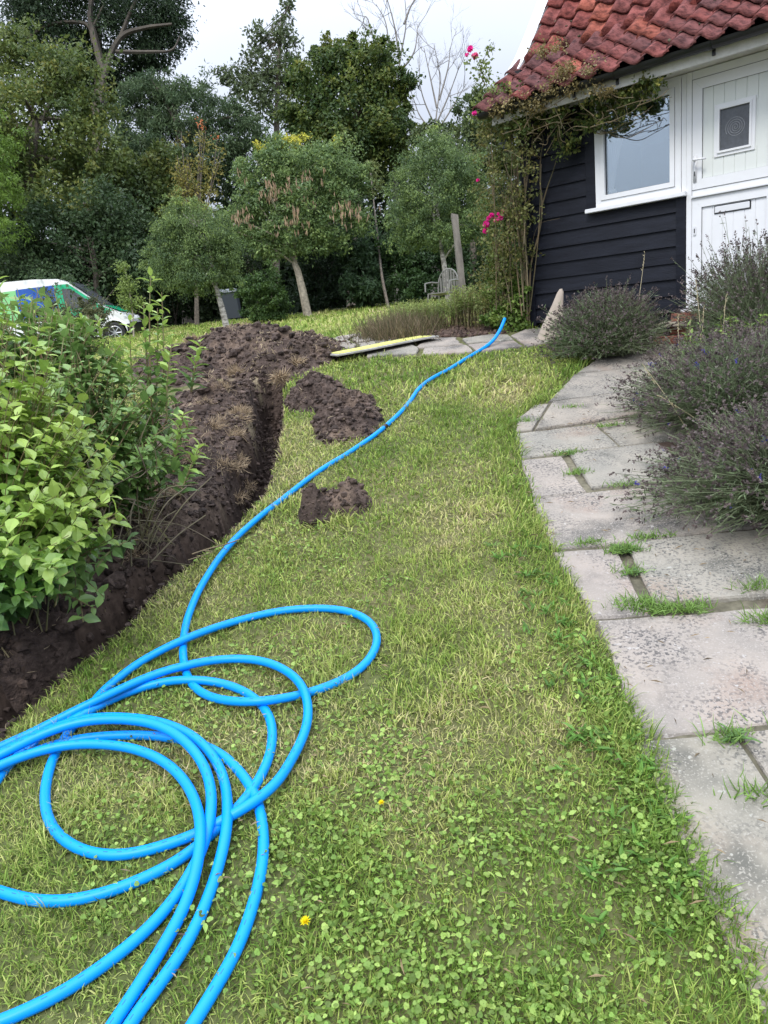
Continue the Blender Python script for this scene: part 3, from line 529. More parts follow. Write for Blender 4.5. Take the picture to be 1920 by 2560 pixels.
# ------------------------------------------------------------------ the blue pipe
def spline(P, n=10):
    P = np.asarray(P, float); Q = np.concatenate([2 * P[:1] - P[1:2], P, 2 * P[-1:] - P[-2:-1]]); out = []
    for i in range(1, len(Q) - 2):
        p0, p1, p2, p3 = Q[i - 1:i + 3]; t = np.linspace(0, 1, n, endpoint=False)[:, None]
        out.append(.5 * ((2 * p1) + (-p0 + p2) * t + (2 * p0 - 5 * p1 + 4 * p2 - p3) * t * t + (-p0 + 3 * p1 - 3 * p2 + p3) * t ** 3))
    return np.concatenate(out + [P[-1:]])
Z0 = 0.0
PIPE = [(1262, 797, .20), (1254, 818, .15), (1243, 838, .08), (1228, 857, .03), (1205, 873, 0), (1180, 888, 0), (1152, 905, 0), (1120, 925, 0), (1085, 943, 0), (1060, 960, 0), (1042, 978, -.004), (1028, 1000, -.006), (1010, 1022, -.006), (990, 1042, 0), (965, 1065, 0), (930, 1093, 0), (900, 1113, -.004), (860, 1140, -.006), (820, 1163, -.006), (785, 1187, -.005), (750, 1213, 0), (710, 1245, 0), (670, 1275, .01), (630, 1308, .015), (590, 1345, .02), (550, 1392, .02), (520, 1437, .02), (495, 1480, .015), (478, 1520, .01), (467, 1550, .0), (460, 1590, 0), (457, 1620, 0), (458, 1650, 0), (463, 1675, 0), (471, 1700, 0), (490, 1724, 0), (520, 1742, .005), (560, 1752, .01), (600, 1755, .022), (650, 1754, .033), (700, 1748, .022), (750, 1738, .005), (800, 1724, 0), (850, 1704, 0), (890, 1682, 0), (920, 1655, 0), (940, 1622, 0), (945, 1592, 0), (935, 1563, 0), (910, 1543, 0), (870, 1527, 0), (820, 1521, 0), (770, 1521, 0), (715, 1525, 0), (660, 1535, 0), (600, 1550, 0), (540, 1568, .01), (480, 1590, .033), (440, 1607, .033), (370, 1643, .01), (330, 1668, .005), (290, 1701, 0), (252, 1730, 0), (227, 1767, 0), (205, 1792, 0), (169, 1831, 0), (153, 1855, 0), (131, 1898, 0), (119, 1936, 0), (111, 1987, 0), (116, 2040, 0), (138, 2082, 0), (175, 2113, 0), (219, 2132, 0), (274, 2141, 0), (329, 2137, 0), (380, 2124, 0), (422, 2111, 0), (464, 2097, .0), (503, 2080, .0), (544, 2059, .01), (591, 2033, .02), (620, 2015, .033), (650, 1995, .036), (692, 1960, .03), (727, 1903, .01), (756, 1849, .01), (771, 1805, .015), (772, 1766, .03), (763, 1728, .035), (745, 1700, .03), (720, 1679, .02), (687, 1661, .02), (651, 1651, .02), (597, 1646, .02), (525, 1651, .025), (463, 1664, .035), (390, 1684, .03), (338, 1706, .03), (290, 1728, .036), (236, 1754, .036), (169, 1786, .02), (105, 1820, .01), (42, 1850, .0), (-20, 1876, 0), (-110, 1925, 0), (-200, 1990, 0), (-240, 2070, 0), (-200, 2140, 0), (-110, 2195, 0), (0, 2229, 0), (63, 2249, 0), (127, 2256, 0), (190, 2251, 0), (253, 2237, 0), (316, 2215, 0), (380, 2187, 0), (447, 2153, .0), (485, 2125, 0), (520, 2092, 0), (556, 2062, -.0), (590, 2025, 0), (619, 1993, 0), (640, 1966, 0), (669, 1907, 0), (681, 1863, 0), (682, 1824, 0), (677, 1795, 0), (662, 1769, 0), (640, 1747, 0), (615, 1730, 0), (579, 1714, 0), (525, 1702, .005), (470, 1699, .02), (422, 1702, .01), (359, 1717, 0), (316, 1732, 0), (262, 1757, 0), (202, 1789, .02), (150, 1817, .0), (90, 1852, 0), (40, 1892, 0), (0, 1940, 0), (-60, 2030, 0), (-150, 2200, 0), (-220, 2420, 0), (-180, 2680, 0), (0, 2860, 0), (220, 2860, 0), (380, 2720, 0), (480, 2565, 0), (520, 2500, 0), (560, 2436, 0), (591, 2380, 0), (615, 2320, 0), (637, 2250, 0), (654, 2180, 0), (661, 2110, 0), (655, 2045, 0), (640, 1988, .0), (605, 1935, 0), (565, 1893, 0), (515, 1865, 0), (475, 1852, 0), (430, 1845, 0), (380, 1838, 0), (320, 1838, 0), (250, 1841, 0), (190, 1848, 0), (120, 1866, 0), (60, 1890, 0), (0, 1915, .0), (-100, 1990, 0), (-250, 2150, 0), (-330, 2420, 0), (-260, 2740, 0), (0, 2960, 0), (180, 2860, 0), (260, 2680, 0), (322, 2560, 0), (385, 2480, 0), (440, 2405, 0), (482, 2335, 0), (514, 2262, .0), (540, 2190, .0), (557, 2130, .02), (567, 2080, .036), (569, 2020, .02), (566, 1970, .01), (553, 1925, .01), (528, 1882, .02), (492, 1846, .03), (450, 1822, .034), (405, 1806, .034), (359, 1797, .034), (295, 1792, .034), (232, 1793, .036), (169, 1806, .036), (110, 1829, .03), (50, 1858, .02), (0, 1884, .02), (-80, 1930, .01), (-210, 2060, 0), (-290, 2250, 0), (-250, 2500, 0), (-120, 2700, 0), (40, 2790, 0), (190, 2690, 0), (283, 2560, .0), (350, 2460, 0), (405, 2371, 0), (447, 2299, 0), (473, 2244, .01), (489, 2189, .03), (498, 2143, .05), (503, 2092, .055), (500, 2046, .045), (486, 1995, .03), (460, 1949, .025), (422, 1911, .025), (371, 1883, .03), (316, 1867, .034), (253, 1860, .036), (190, 1860, .036), (127, 1869, .036), (63, 1888, .036), (0, 1913, .04), (-90, 1960, .03), (-190, 2060, .03), (-260, 2240, .04), (-290, 2420, .03), (-240, 2560, .01), (-120, 2590, 0), (0, 2556, 0), (30, 2543, 0), (121, 2502, 0), (205, 2453, 0), (271, 2405, 0), (338, 2354, 0), (392, 2301, 0), (438, 2247, .0), (470, 2197, .015), (497, 2146, .025), (515, 2101, .02), (527, 2046, .034), (530, 1987, .036), (518, 1930, .036), (493, 1884, .05), (455, 1846, .06), (411, 1818, .064), (359, 1803, .068), (295, 1798, .068), (232, 1799, .07), (169, 1812, .07), (105, 1835, .06), (50, 1862, .055), (0, 1888, .05), (-120, 1950, .03), (-300, 2080, 0), (-420, 2300, 0), (-460, 2600, 0)]
def on_ground(px, py, h):
    p = gp(px, py); r = ray(px, py); k = .019 + h; t = (G(p[1]) + k - EYE[2]) / r[2] if py > 1000 else None
    q = EYE + r * np.linalg.norm(p - EYE) / np.linalg.norm(r)
    for _ in range(4): q = q - r * ((q[2] - (G(q[1]) + .03 * (fbm(q[0] * .8, q[1] * .8, 0, 3, 31) - .5) + k)) / (r[2] - .19 * r[1] if q[1] < 7.3 else r[2] - .02 * r[1]))
    return q
pts = []
tip = gp(1228, 857)
for (px, py, h) in PIPE:
    pts.append(on_ground(px, py, h if py > 850 else 0))
dep = (on_ground(1228, 857, .03) - EYE) @ R[:, 2]
for i_, (px, py, zz_) in enumerate([(1262, 797, 0.12), (1254, 818, .07), (1243, 838, .03)]): pts[i_] = at(px, py, dep + zz_)
pts[3] = at(1228, 857, dep)
pp = spline(pts, 8)
# even out the spacing and soften, so that the pipe bends like stiff plastic
sgm = np.concatenate([[0], np.cumsum(np.linalg.norm(np.diff(pp, axis=0), axis=1))]); u_ = np.arange(0, sgm[-1], .014); pp = np.stack([np.interp(u_, sgm, pp[:, k]) for k in range(3)], -1)
for _ in range(26): pp[1:-1] = .5 * pp[1:-1] + .25 * (pp[:-2] + pp[2:])
rad_ = .0158 if True else 0
mb = MB(); mb.tube(pp, rad_, 16); pipe = mb.build('water_pipe', M['pipe'], None, True)
tag(pipe, 'long bright blue plastic water pipe in loose coils on the lawn', 'pipe')
mb = MB(); cp = at(968, 1067, 4.95); k_ = np.argmin(np.linalg.norm(pp[:2500] - on_ground(968, 1067, 0), axis=1)); mb.tube(pp[k_ - 1:k_ + 3], .0185, 12); mb.build('joint_mark', M['black_pl'], pipe, True)
# faint printed dashes along the top of the pipe
mb = MB(); g = np.random.default_rng(3); Tn = norm(np.gradient(pp, axis=0)); upv = np.array([0, -.35, 1.])
for i_ in range(300, len(pp) - 3, 3):
    if (i_ // 40) % 3 == 2 or g.random() < .35: continue
    s_ = norm(np.cross(Tn[i_], upv)); nn = norm(np.cross(s_, Tn[i_])); a, b = pp[i_] + nn * .01605, pp[i_ + 1] + nn * .01605
    mb.add([a - s_ * .0009, a + s_ * .0009, b + s_ * .0009, b - s_ * .0009], [[0, 1, 2, 3]])
mb.build('printed_marks', pm('pipe_print', (.0, .10, .42), .5), pipe)

# ------------------------------------------------------------------ the house
U = np.array([0.72193098, -0.69196508, 0]); NO = np.array([-0.69196508, -0.72193098, 0]); UZ = np.array([0, 0, 1.]); W0 = np.array([1.7326, 7.874, 0])
AX = np.stack([U, NO, UZ])
def Wp(s, o, z): return W0 + U * s + NO * o + UZ * z
def wbox(mb, s0, s1, o0, o1, z0, z1, col=None, bev=0.0): mb.box(Wp((s0 + s1) / 2, (o0 + o1) / 2, (z0 + z1) / 2), ((s1 - s0) / 2, (o1 - o0) / 2, (z1 - z0) / 2), AX, col, bev)
H = thing('house', Wp(0, 0, 1.45), 'single storey black boarded cottage with red pantile roof and white window and door', 'house')
SE = 4.2
# masonry core behind the boards, round an open window
mb = MB()
wbox(mb, .0, 1.60, -.14, -.004, 1.35, 2.49); wbox(mb, 0, .76, -.14, -.004, 2.49, 3.40); wbox(mb, 2.31, SE, -.14, -.004, 1.35, 3.40); wbox(mb, .0, .12, -4.2, -.14, 1.35, 3.40); wbox(mb, SE - .12, SE, -4.2, -.14, 1.35, 3.40); wbox(mb, .12, SE - .12, -4.2, -4.08, 1.35, 3.40)
mb.build('wall', M['black_wood'], H)
mb = MB(); wbox(mb, .13, 1.62, -2.4, -2.35, 1.5, 3.38); wbox(mb, .125, .15, -2.35, -.15, 1.5, 3.38); wbox(mb, 1.70, 1.74, -2.35, -.15, 1.5, 3.38); wbox(mb, .15, 1.7, -2.35, -.15, 1.46, 1.5); wbox(mb, .15, 1.7, -2.35, -.15, 3.34, 3.38)
mb.build('room_lining', M['room'], H)
# weatherboards
mb = MB(); e = .1405; z = 1.50; k = 0; g = np.random.default_rng(2)
while z < 3.36:
    zt = min(z + e + .012, 3.38); s1 = 1.505 if z + e < 2.47 else .665
    zb = z
    if z < 2.47 < z + e: 
        for (sa, sb, ztt) in ((.068, .665, zt), (.665, 1.505, 2.452)):
            f = (ztt - zb) / (e + .012); mb.prism([(.0, zb), (.026, zb), (.005 + .021 * (1 - f), ztt), (.0, ztt)], sa, sb, W0, [NO, UZ, U])
    else:
        dz = g.uniform(-.003, .003); segs = 5; ss = np.linspace(.068, s1, segs + 1)
        mb.prism([(.0, zb), (.026 + dz, zb + dz), (.005, zt), (.0, zt)], .068, s1, W0, [NO, UZ, U])
    z += e
mb.build('weatherboarding', M['black_wood'], H)
mb = MB(); wbox(mb, -.032, .068, -.10, .034, 1.47, 3.40); wbox(mb, 1.505, 1.588, 0, .036, 1.47, 2.452); wbox(mb, .665, .757, 0, .034, 2.49, 3.38); wbox(mb, -.032, -.004, -4.2, -.10, 1.47, 3.4)
mb.build('corner_board', M['black_wood'], H)
# window
def frame(mb, s0, s1, z0, z1, t, o0, o1, lip=.0):
    for (a, b, c, d, A, B) in (((s0, z0), (s1, z0), (s1 - t, z0 + t), (s0 + t, z0 + t), 0, 0), ((s1, z0), (s1, z1), (s1 - t, z1 - t), (s1 - t, z0 + t), 0, 0), ((s1, z1), (s0, z1), (s0 + t, z1 - t), (s1 - t, z1 - t), 0, 0), ((s0, z1), (s0, z0), (s0 + t, z0 + t), (s0 + t, z1 - t), 0, 0)):
        q = np.array([a, b, c, d]); cc = q.mean(0); q = cc + (q - cc) * .999
        mb.prism(q, o0, o1, W0, [U, UZ, NO])
mb = MB(); frame(mb, .76, 1.545, 2.497, 3.372, .052, -.03, .03); win = mb.build('window', M['uk_white'], H)
mb = MB(); frame(mb, .8105, 1.4945, 2.5475, 3.3215, .0035, .0, .0315); mb.build('sash_seal', pm('sash_seal_grey', (.16, .165, .17), .6), win); mb = MB(); frame(mb, .813, 1.492, 2.55, 3.319, .040, -.02, .040); mb.build('sash_frame', M['uk_white'], win)
mb = MB(); frame(mb, .850, 1.455, 2.587, 3.282, .008, -.01, .012); mb.build('gasket', M['black_pl'], win)
mb = MB(); wbox(mb, .856, 1.449, .0, .006, 2.593, 3.276); mb.build('pane', M['glass'], win)
mb = MB(); wbox(mb, .672, 1.60, -.01, .085, 2.456, 2.492, bev=.004); mb.build('window_sill', M['uk_white'], win)
# curtain gathered at the left with a tie
zz2 = np.linspace(2.50, 3.36, 30); ss2 = np.linspace(0, 1, 60); ZZ, SS = np.meshgrid(zz2, ss2, indexing='ij')
wide = .05 + .15 * sstep(2.60, 3.36, ZZ) + .05 * sstep(2.62, 2.52, ZZ); cs = .835 + .01 + SS * wide; co = -.055 + .018 * np.sin(SS * 38 + ZZ * 1.5) * (.4 + wide * 4) / 1.4
P = W0 + cs.ravel()[:, None] * U + co.ravel()[:, None] * NO + ZZ.ravel()[:, None] * UZ; i = (np.arange(29)[:, None] * 60 + np.arange(59)[None]).ravel()
npmesh('curtain', P, np.stack([i, i + 1, i + 61, i + 60], -1), M['curtain'], win, np.full((len(P), 3), .92), True)
mb = MB(); mb.tube([Wp(.84, -.065, 2.625), Wp(.875, -.05, 2.61), Wp(.915, -.065, 2.625)], .02, 8); mb.build('curtain_tie', M['curtain'], win, True)
# white post, head and door frame
mb = MB(); wbox(mb, 1.5475, 1.590, -.04, .022, 1.52, 3.40, bev=.003); wbox(mb, 1.592, 1.637, -.04, .032, 1.52, 3.40, bev=.003); wbox(mb, 2.313, 2.40, -.04, .032, 1.52, 3.40, bev=.003); wbox(mb, .76, 1.546, -.03, .024, 3.374, 3.40); wbox(mb, 1.638, 2.312, -.04, .030, 3.338, 3.40, bev=.003)
mb.build('door_frame', M['uk_white'], H)
mb = MB(); wbox(mb, 1.56, 2.40, -.06, .075, 1.492, 1.518, bev=.004); mb.build('door_sill', M['uk_white'], H)
def leaf(z0, z1):
    mb = MB(); frame(mb, 1.641, 2.309, z0, z1, .078, -.02, .030); return mb
def panel(z0, z1, hole=None):
    mb = MB(); a = 1.719; b = 2.231; n = 6; pw = (b - a) / n
    for i in range(n):
        s0, s1 = a + i * pw + .0022, a + (i + 1) * pw - .0022
        if hole and s1 > hole[0] and s0 < hole[1]: wbox(mb, s0, s1, .0, .016, z0, hole[2], bev=.0015); wbox(mb, s0, s1, .0, .016, hole[3], z1, bev=.0015)
        else: wbox(mb, s0, s1, .0, .016, z0, z1, bev=.0015)
    wbox(mb, a, b, -.01, .011, z0, z1 if not hole else hole[2]); 
    if hole: wbox(mb, a, b, -.01, .011, hole[3], z1); wbox(mb, a, hole[0], -.01, .011, hole[2], hole[3]); wbox(mb, hole[1], b, -.01, .011, hole[2], hole[3])
    return mb
seal = pm('grey_seal', (.16, .165, .17), .6); dr = leaf(2.493, 3.334).build('upper_door', M['uk_white'], H); mb = MB(); frame(mb, 1.7165, 2.2335, 2.5685, 3.2585, .004, .010, .0225); mb.build('panel_seal', seal, dr); mb = MB(); frame(mb, 1.6365, 2.3135, 2.4885, 3.3385, .0042, .0, .0295); mb.build('door_gap_seal', seal, dr); panel(2.571, 3.256, (1.845, 2.107, 2.742, 3.078)).build('boarded_panel', pm('cream_boarding', (.72, .75, .72), .4), dr)
mb = MB(); frame(mb, 1.816, 2.130, 2.714, 3.106, .026, .012, .026); frame(mb, 1.842, 2.104, 2.740, 3.080, .016, .012, .036); mb.build('glazing_bead', M['uk_white'], dr)
mb = MB(); wbox(mb, 1.857, 2.090, .005, .014, 2.754, 3.066); mb.build('obscure_pane', M['glassdark'], dr)
t = np.linspace(1.2, 6.28 * 4.6, 160); rr = .0027 * t; mb = MB(); mb.tube(np.array([Wp(1.978 + a * math.cos(b), .0145, 2.912 + a * math.sin(b)) for a, b in zip(rr, t)]), .0030, 6); mb.build('bullseye_swirl', pm('glass_swirl', (.26, .27, .29), .12), dr, True)
mb = MB(); wbox(mb, 1.650, 1.680, .031, .040, 2.55, 2.765, bev=.004); mb.tube([Wp(1.665, .038, 2.722), Wp(1.665, .078, 2.722), Wp(1.672, .084, 2.722), Wp(1.77, .082, 2.716)], .009, 8); hd = mb.build('door_handle', M['metal_w'], dr, True)
mb = MB(); wbox(mb, 1.661, 1.669, .041, .043, 2.60, 2.635); mb.build('keyhole', M['black_pl'], hd)
dr = leaf(1.521, 2.424).build('lower_door', M['uk_white'], H); panel(1.600, 2.345).build('boarded_panel', M['uk_white'], dr); mb = MB(); frame(mb, 1.7165, 2.2335, 1.5975, 2.3475, .004, .010, .0225); mb.build('panel_seal', seal, dr)
mb = MB(); wbox(mb, 1.640, 2.310, .026, .05, 2.426, 2.446, bev=.004); wbox(mb, 1.641, 2.309, -.02, .026, 2.4265, 2.4925); mb.build('weather_strip', M['uk_white'], dr)
mb = MB(); wbox(mb, 1.822, 2.112, .0165, .022, 2.272, 2.338, bev=.002); lb = mb.build('letterbox', M['black_pl'], dr)
mb = MB(); wbox(mb, 1.829, 2.103, .021, .030, 2.280, 2.330, bev=.003); mb.build('letterbox_flap', M['metal_w'], lb)
mb = MB(); wbox(mb, 1.652, 1.678, .031, .039, 2.125, 2.20, bev=.006); lk = mb.build('lock', M['metal_w'], dr); mb = MB(); wbox(mb, 1.661, 1.669, .0395, .041, 2.145, 2.18); mb.build('keyhole', M['black_pl'], lk)
# soffit, fascia, gutter
mb = MB(); wbox(mb, -.12, SE + .1, .004, .30, 3.405, 3.42); mb.build('soffit', M['cream'], H)
mb = MB(); wbox(mb, -.135, SE + .1, .300, .322, 3.368, 3.452, bev=.002); mb.build('fascia', M['cream'], H)
mb = MB(); a = np.linspace(math.pi, 2 * math.pi, 9); ro = [(math.cos(b) * .056, math.sin(b) * .05) for b in a] + [(math.cos(b) * .050, math.sin(b) * .044) for b in a[::-1]]
mb.prism([(.385 + p[0], 3.478 + p[1]) for p in ro], -.215, SE + .15, W0, [NO, UZ, U]); mb.prism([(.385 + p[0], 3.478 + p[1]) for p in ro[:9]], -.22, -.213, W0, [NO, UZ, U])
gut = mb.build('gutter', M['black_pl'], H)
for s_ in (-.02, .72, 1.12, 1.9, 2.7):
    mb = MB(); wbox(mb, s_, s_ + .022, .323, .34, 3.395, 3.475); mb.prism([(.385 + math.cos(b) * .060, 3.478 + math.sin(b) * .055) for b in a], s_, s_ + .022, W0, [NO, UZ, U]); mb.build('gutter_bracket', M['black_pl'], gut)
# roof: courses of clay pantiles on a swept profile
prof = spline(np.array([(.455, 3.470, 0), (.10, 3.700, 0), (-.24, 3.925, 0), (-.52, 4.215, 0), (-.90, 4.69, 0), (-1.5, 5.45, 0), (-2.1, 6.21, 0)]), 14)[:, :2]
pl = np.concatenate([[0], np.cumsum(np.linalg.norm(np.diff(prof, axis=0), axis=1))])
def PR(d): return np.stack([np.interp(d, pl, prof[:, 0]), np.interp(d, pl, prof[:, 1])], -1)
mb = MB(); g = np.random.default_rng(5); gauge = .232; tw = .205; nrow = int(pl[-1] / gauge)
xa = np.linspace(0, 1, 13); wave = np.where(xa < .36, .032 * np.sin(xa / .36 * np.pi) ** .8, -.016 * np.sin((xa - .36) / .64 * np.pi))
wave = .040 * np.cos((xa - .17) * 2 * np.pi) * (np.abs(xa - .17) < .25) + (np.abs(xa - .17) >= .25) * (-.022 * np.sin(np.clip((xa - .42) / .5, 0, 1) * np.pi))
for r in range(nrow):
    d0 = r * gauge; s_start = -.235 if d0 < .70 else -.115
    for c in range(int((SE + .4) / tw)):
        s0 = s_start + c * tw + g.uniform(-.003, .003); da = d0 - g.uniform(.0, .012); db = d0 + gauge + .05; rise = .040; tilt = g.uniform(-.004, .004)
        rows = []
        for (d, hgt) in ((da, -.014), (da, rise), (da + (db - da) * .5, rise * .55), (db, .004)):
            p = PR(max(d, 0)); q = PR(max(d, 0) + .02); tg = norm(q - p); nn = np.array([-tg[1], tg[0]]) * (1 if -tg[1] * 0 + tg[0] * 0 == 0 else 1)
            nn = np.array([tg[1], -tg[0]]) if tg[0] > 0 else np.array([tg[1], -tg[0]])
            if nn[1] < 0: nn = -nn
            ext = da - max(d, 0)
            b_ = p - tg * (max(0, -d)); hh = wave * (1.0 if d == da else .95) + hgt + tilt * (xa - .5)
            if hgt < 0: hh = wave + rise - (.075 if 0 <= d0 - .70 < gauge else .018)
            rows.append(W0 + (s0 + xa * (tw + .018))[:, None] * U + (b_[0] + nn[0] * hh)[:, None] * NO + (b_[1] + nn[1] * hh)[:, None] * UZ)
        V = np.concatenate(rows); k = np.arange(12); q = np.concatenate([np.stack([a_ * 13 + k, a_ * 13 + k + 1, (a_ + 1) * 13 + k + 1, (a_ + 1) * 13 + k], -1) for a_ in range(3)])
        age = np.clip(.75 - .35 * (d0 > .7) + g.normal(0, .22) - .1 * (d0 > 1.4), 0, 1); base = np.array([.285, .078, .064]) * (1 - age) + np.array([.14, .064, .062]) * age
        if g.random() < .05: base = np.array([.32, .10, .07])
        mb.add(V, q, base * g.uniform(.85, 1.15))
# moss and lichen stay in the material; tiles are one surface
rf = mb.build('roof', M['tile'], H, True)
mb = MB(); d = np.linspace(0.03, pl[-1], 40); p = PR(d); lo = W0 + (-.20) * U + (p[:, :1] - 0) * NO + (p[:, 1:] - .03) * UZ; V = np.concatenate([lo, lo + (SE + .3) * U]); i = np.arange(39)
mb.add(V, np.stack([i, i + 1, i + 41, i + 40], -1)); 
for k in (0, 1):                                                  # back slope and gable ends
    pass
mb.add([Wp(-.1, -2.1, 6.19), Wp(SE + .1, -2.1, 6.19), Wp(SE + .1, -4.5, 3.4), Wp(-.1, -4.5, 3.4)], [[0, 1, 2, 3]])
mb.add([Wp(SE, .3, 3.4), Wp(SE, -2.1, 6.15), Wp(SE, -4.4, 3.4)], [[0, 1, 2]]); gp_ = PR(np.linspace(.9, pl[-1], 14)); mb.add(np.array([Wp(.0, -.04, 3.4)] + [Wp(.0, p[0] - .02, p[1] - .04) for p in gp_] + [Wp(.0, -4.3, 3.4)]), [np.array([list(range(16))])])
mb.build('roof_felt', M['black_wood'], H)
mb = MB(); d = np.linspace(.80, pl[-1], 30); p = PR(d); tg = norm(np.gradient(p, axis=0)); nn = np.stack([tg[:, 1], -tg[:, 0]], -1); nn *= np.sign(nn[:, 1:])
a1 = p + nn * .035; a0 = p - nn * .10
V = np.concatenate([W0 + s_ * U + q[:, :1] * NO + q[:, 1:] * UZ for s_, q in ((-.27, a1), (-.135, a1), (-.135, a0), (-.27, a0))]); i = np.arange(29)
fs = np.concatenate([np.stack([i + 30 * a_, i + 1 + 30 * a_, i + 1 + 30 * b_, i + 30 * b_], -1) for a_, b_ in ((0, 1), (1, 2), (2, 3), (3, 0))] + [np.array([[0, 30, 60, 90]])]); mb.add(V, fs); mb.build('bargeboard', M['uk_white'], H)
mb = MB(); q = PR(np.array([.74]))[0]; wbox(mb, -.225, -.07, q[0] - .03, q[0] + .035, q[1] - .05, q[1] + .03, bev=.006); mb.build('bargeboard_cap', M['black_pl'], H)
# moss cushions on the tiles
mb = MB(); n = 260; d = rng.uniform(.2, 2.6, n); s_ = rng.uniform(-.2, 2.9, n); k = fbm(d * 2, s_ * 2, 0, 2, 17) > .5; d, s_ = d[k], s_[k]; p = PR(d)
P = W0 + s_[:, None] * U + (p[:, :1] - .005) * NO + (p[:, 1:] + .022) * UZ; clods(mb, P, .008 + .020 * rng.random(len(P)) ** 2, rng); tag(mb.build('roof_moss', pm('moss', (.09, .085, .05), .95, (.05, .055, .03), 30, .6, 60, attr=True), rf), kind='stuff')
# brick step
st = thing('door_step', Wp(1.6, .15, 1.3), 'brick and slab step below the white door sill', 'step')
mb = MB()
for r in range(2):
    for c in range(4): wbox(mb, 1.42 + c * .225 + r * .11, 1.64 + c * .225 + r * .11, .10, .36 - r * .12, 1.24 + r * .075, 1.305 + r * .075, bev=.005)
mb.build('brickwork', M['brick'], st); mb = MB(); wbox(mb, 1.40, 2.2, .03, .30, 1.385, 1.42, bev=.006); mb.build('step_slab', M['stone'], st); mb = MB(); wbox(mb, 1.5, 2.3, .0, .14, 1.42, 1.49, bev=.004); mb.build('upper_brick_course', M['brick'], st)
# floodlight at the corner
c = at(1262, 362, 7.25); fl = thing('floodlight', c, 'small black security floodlight among the rose stems under the eaves', 'light')
mb = MB(); mb.box(c, (.055, .03, .045), AX, bev=.008); mb.build('lamp_housing', M['black_pl'], fl); mb = MB(); mb.box(c + NO * .032, (.045, .003, .036), AX); mb.build('lamp_glass', M['glassdark'], fl)
mb = MB(); mb.tube([c - NO * .03, c + UZ * .05 - NO * .06, Wp(-.03, -.05, c[2] + .06)], .012, 6); mb.build('bracket', M['black_pl'], fl)

# pale stone wedge leaning at the wall
b0 = gp(1378, 848); mb = MB(); tl = []
for (tt, wx, wy, dx) in ((0, .155, .09, 0), (.12, .15, .085, .01), (.35, .115, .07, .035), (.7, .06, .05, .085), (.93, .035, .03, .12), (1, .012, .012, .128)):
    th = np.arange(12) * np.pi / 6; r = np.sign(np.cos(th)) * np.abs(np.cos(th)) ** .6 * wx * .9, np.sign(np.sin(th)) * np.abs(np.sin(th)) ** .6 * wy
    tl.append(np.stack([b0[0] + dx + r[0] + .004 * np.sin(th * 3), b0[1] + r[1] + dx * .5, np.full(12, b0[2] - .01 + tt * .46)], -1))
V = np.concatenate(tl); k = np.arange(12); k2 = (k + 1) % 12; mb.add(V, [np.concatenate([np.stack([a_ * 12 + k, a_ * 12 + k2, (a_ + 1) * 12 + k2, (a_ + 1) * 12 + k], -1) for a_ in range(5)]), np.array([list(range(60, 72))])])
tag(mb.build('stone', M['stone'], None, True), 'pale wedge shaped stone propped against the black wall beside the lavender', 'stone')

# yellow board bridging the trench end
a, b = np.array([-.345, 7.16]), np.array([.66, 7.70]); dr_ = norm(b - a); sd_ = np.array([-dr_[1], dr_[0]])
z0 = G(a[1]) + .075; z1 = G(b[1]) + .05; dl = norm(np.array([dr_[0], dr_[1], (z1 - z0) / np.linalg.norm(b - a)])); sl = np.array([sd_[0], sd_[1], .03]); upn = np.cross(dl, sl)
bc = np.array([*(a + b) / 2, (z0 + z1) / 2]); bo = thing('ramp_board', bc, 'grey board with a yellow top lying over the paving at the trench end', 'board')
L_ = np.linalg.norm(b - a); nb = 14; xs = np.linspace(-L_ / 2, L_ / 2, nb); mb = MB(); sag = .005 * np.sin(xs * 4)
def sheet(mb, hw0, hw1, t0, t1, l=1.0):
    V = []; 
    for i_, x_ in enumerate(xs * l):
        c_ = bc + dl * x_ + upn * sag[i_]
        V += [c_ + sl * hw0 + upn * t0, c_ + sl * hw1 + upn * t0, c_ + sl * hw1 + upn * t1, c_ + sl * hw0 + upn * t1]
    i_ = np.arange(nb - 1) * 4; fs = np.concatenate([np.stack([i_ + p_, i_ + (p_ + 1) % 4, i_ + 4 + (p_ + 1) % 4, i_ + 4 + p_], -1) for p_ in range(4)] + [np.array([[0, 1, 2, 3], [4 * nb - 4, 4 * nb - 3, 4 * nb - 2, 4 * nb - 1]])]); mb.add(V, fs)
sheet(mb, -.15, .15, -.008, .006); mb.build('board_base', M['board'], bo); mb = MB(); sheet(mb, -.085, .145, .0065, .011, .93); mb.build('yellow_top', M['yellow'], bo)

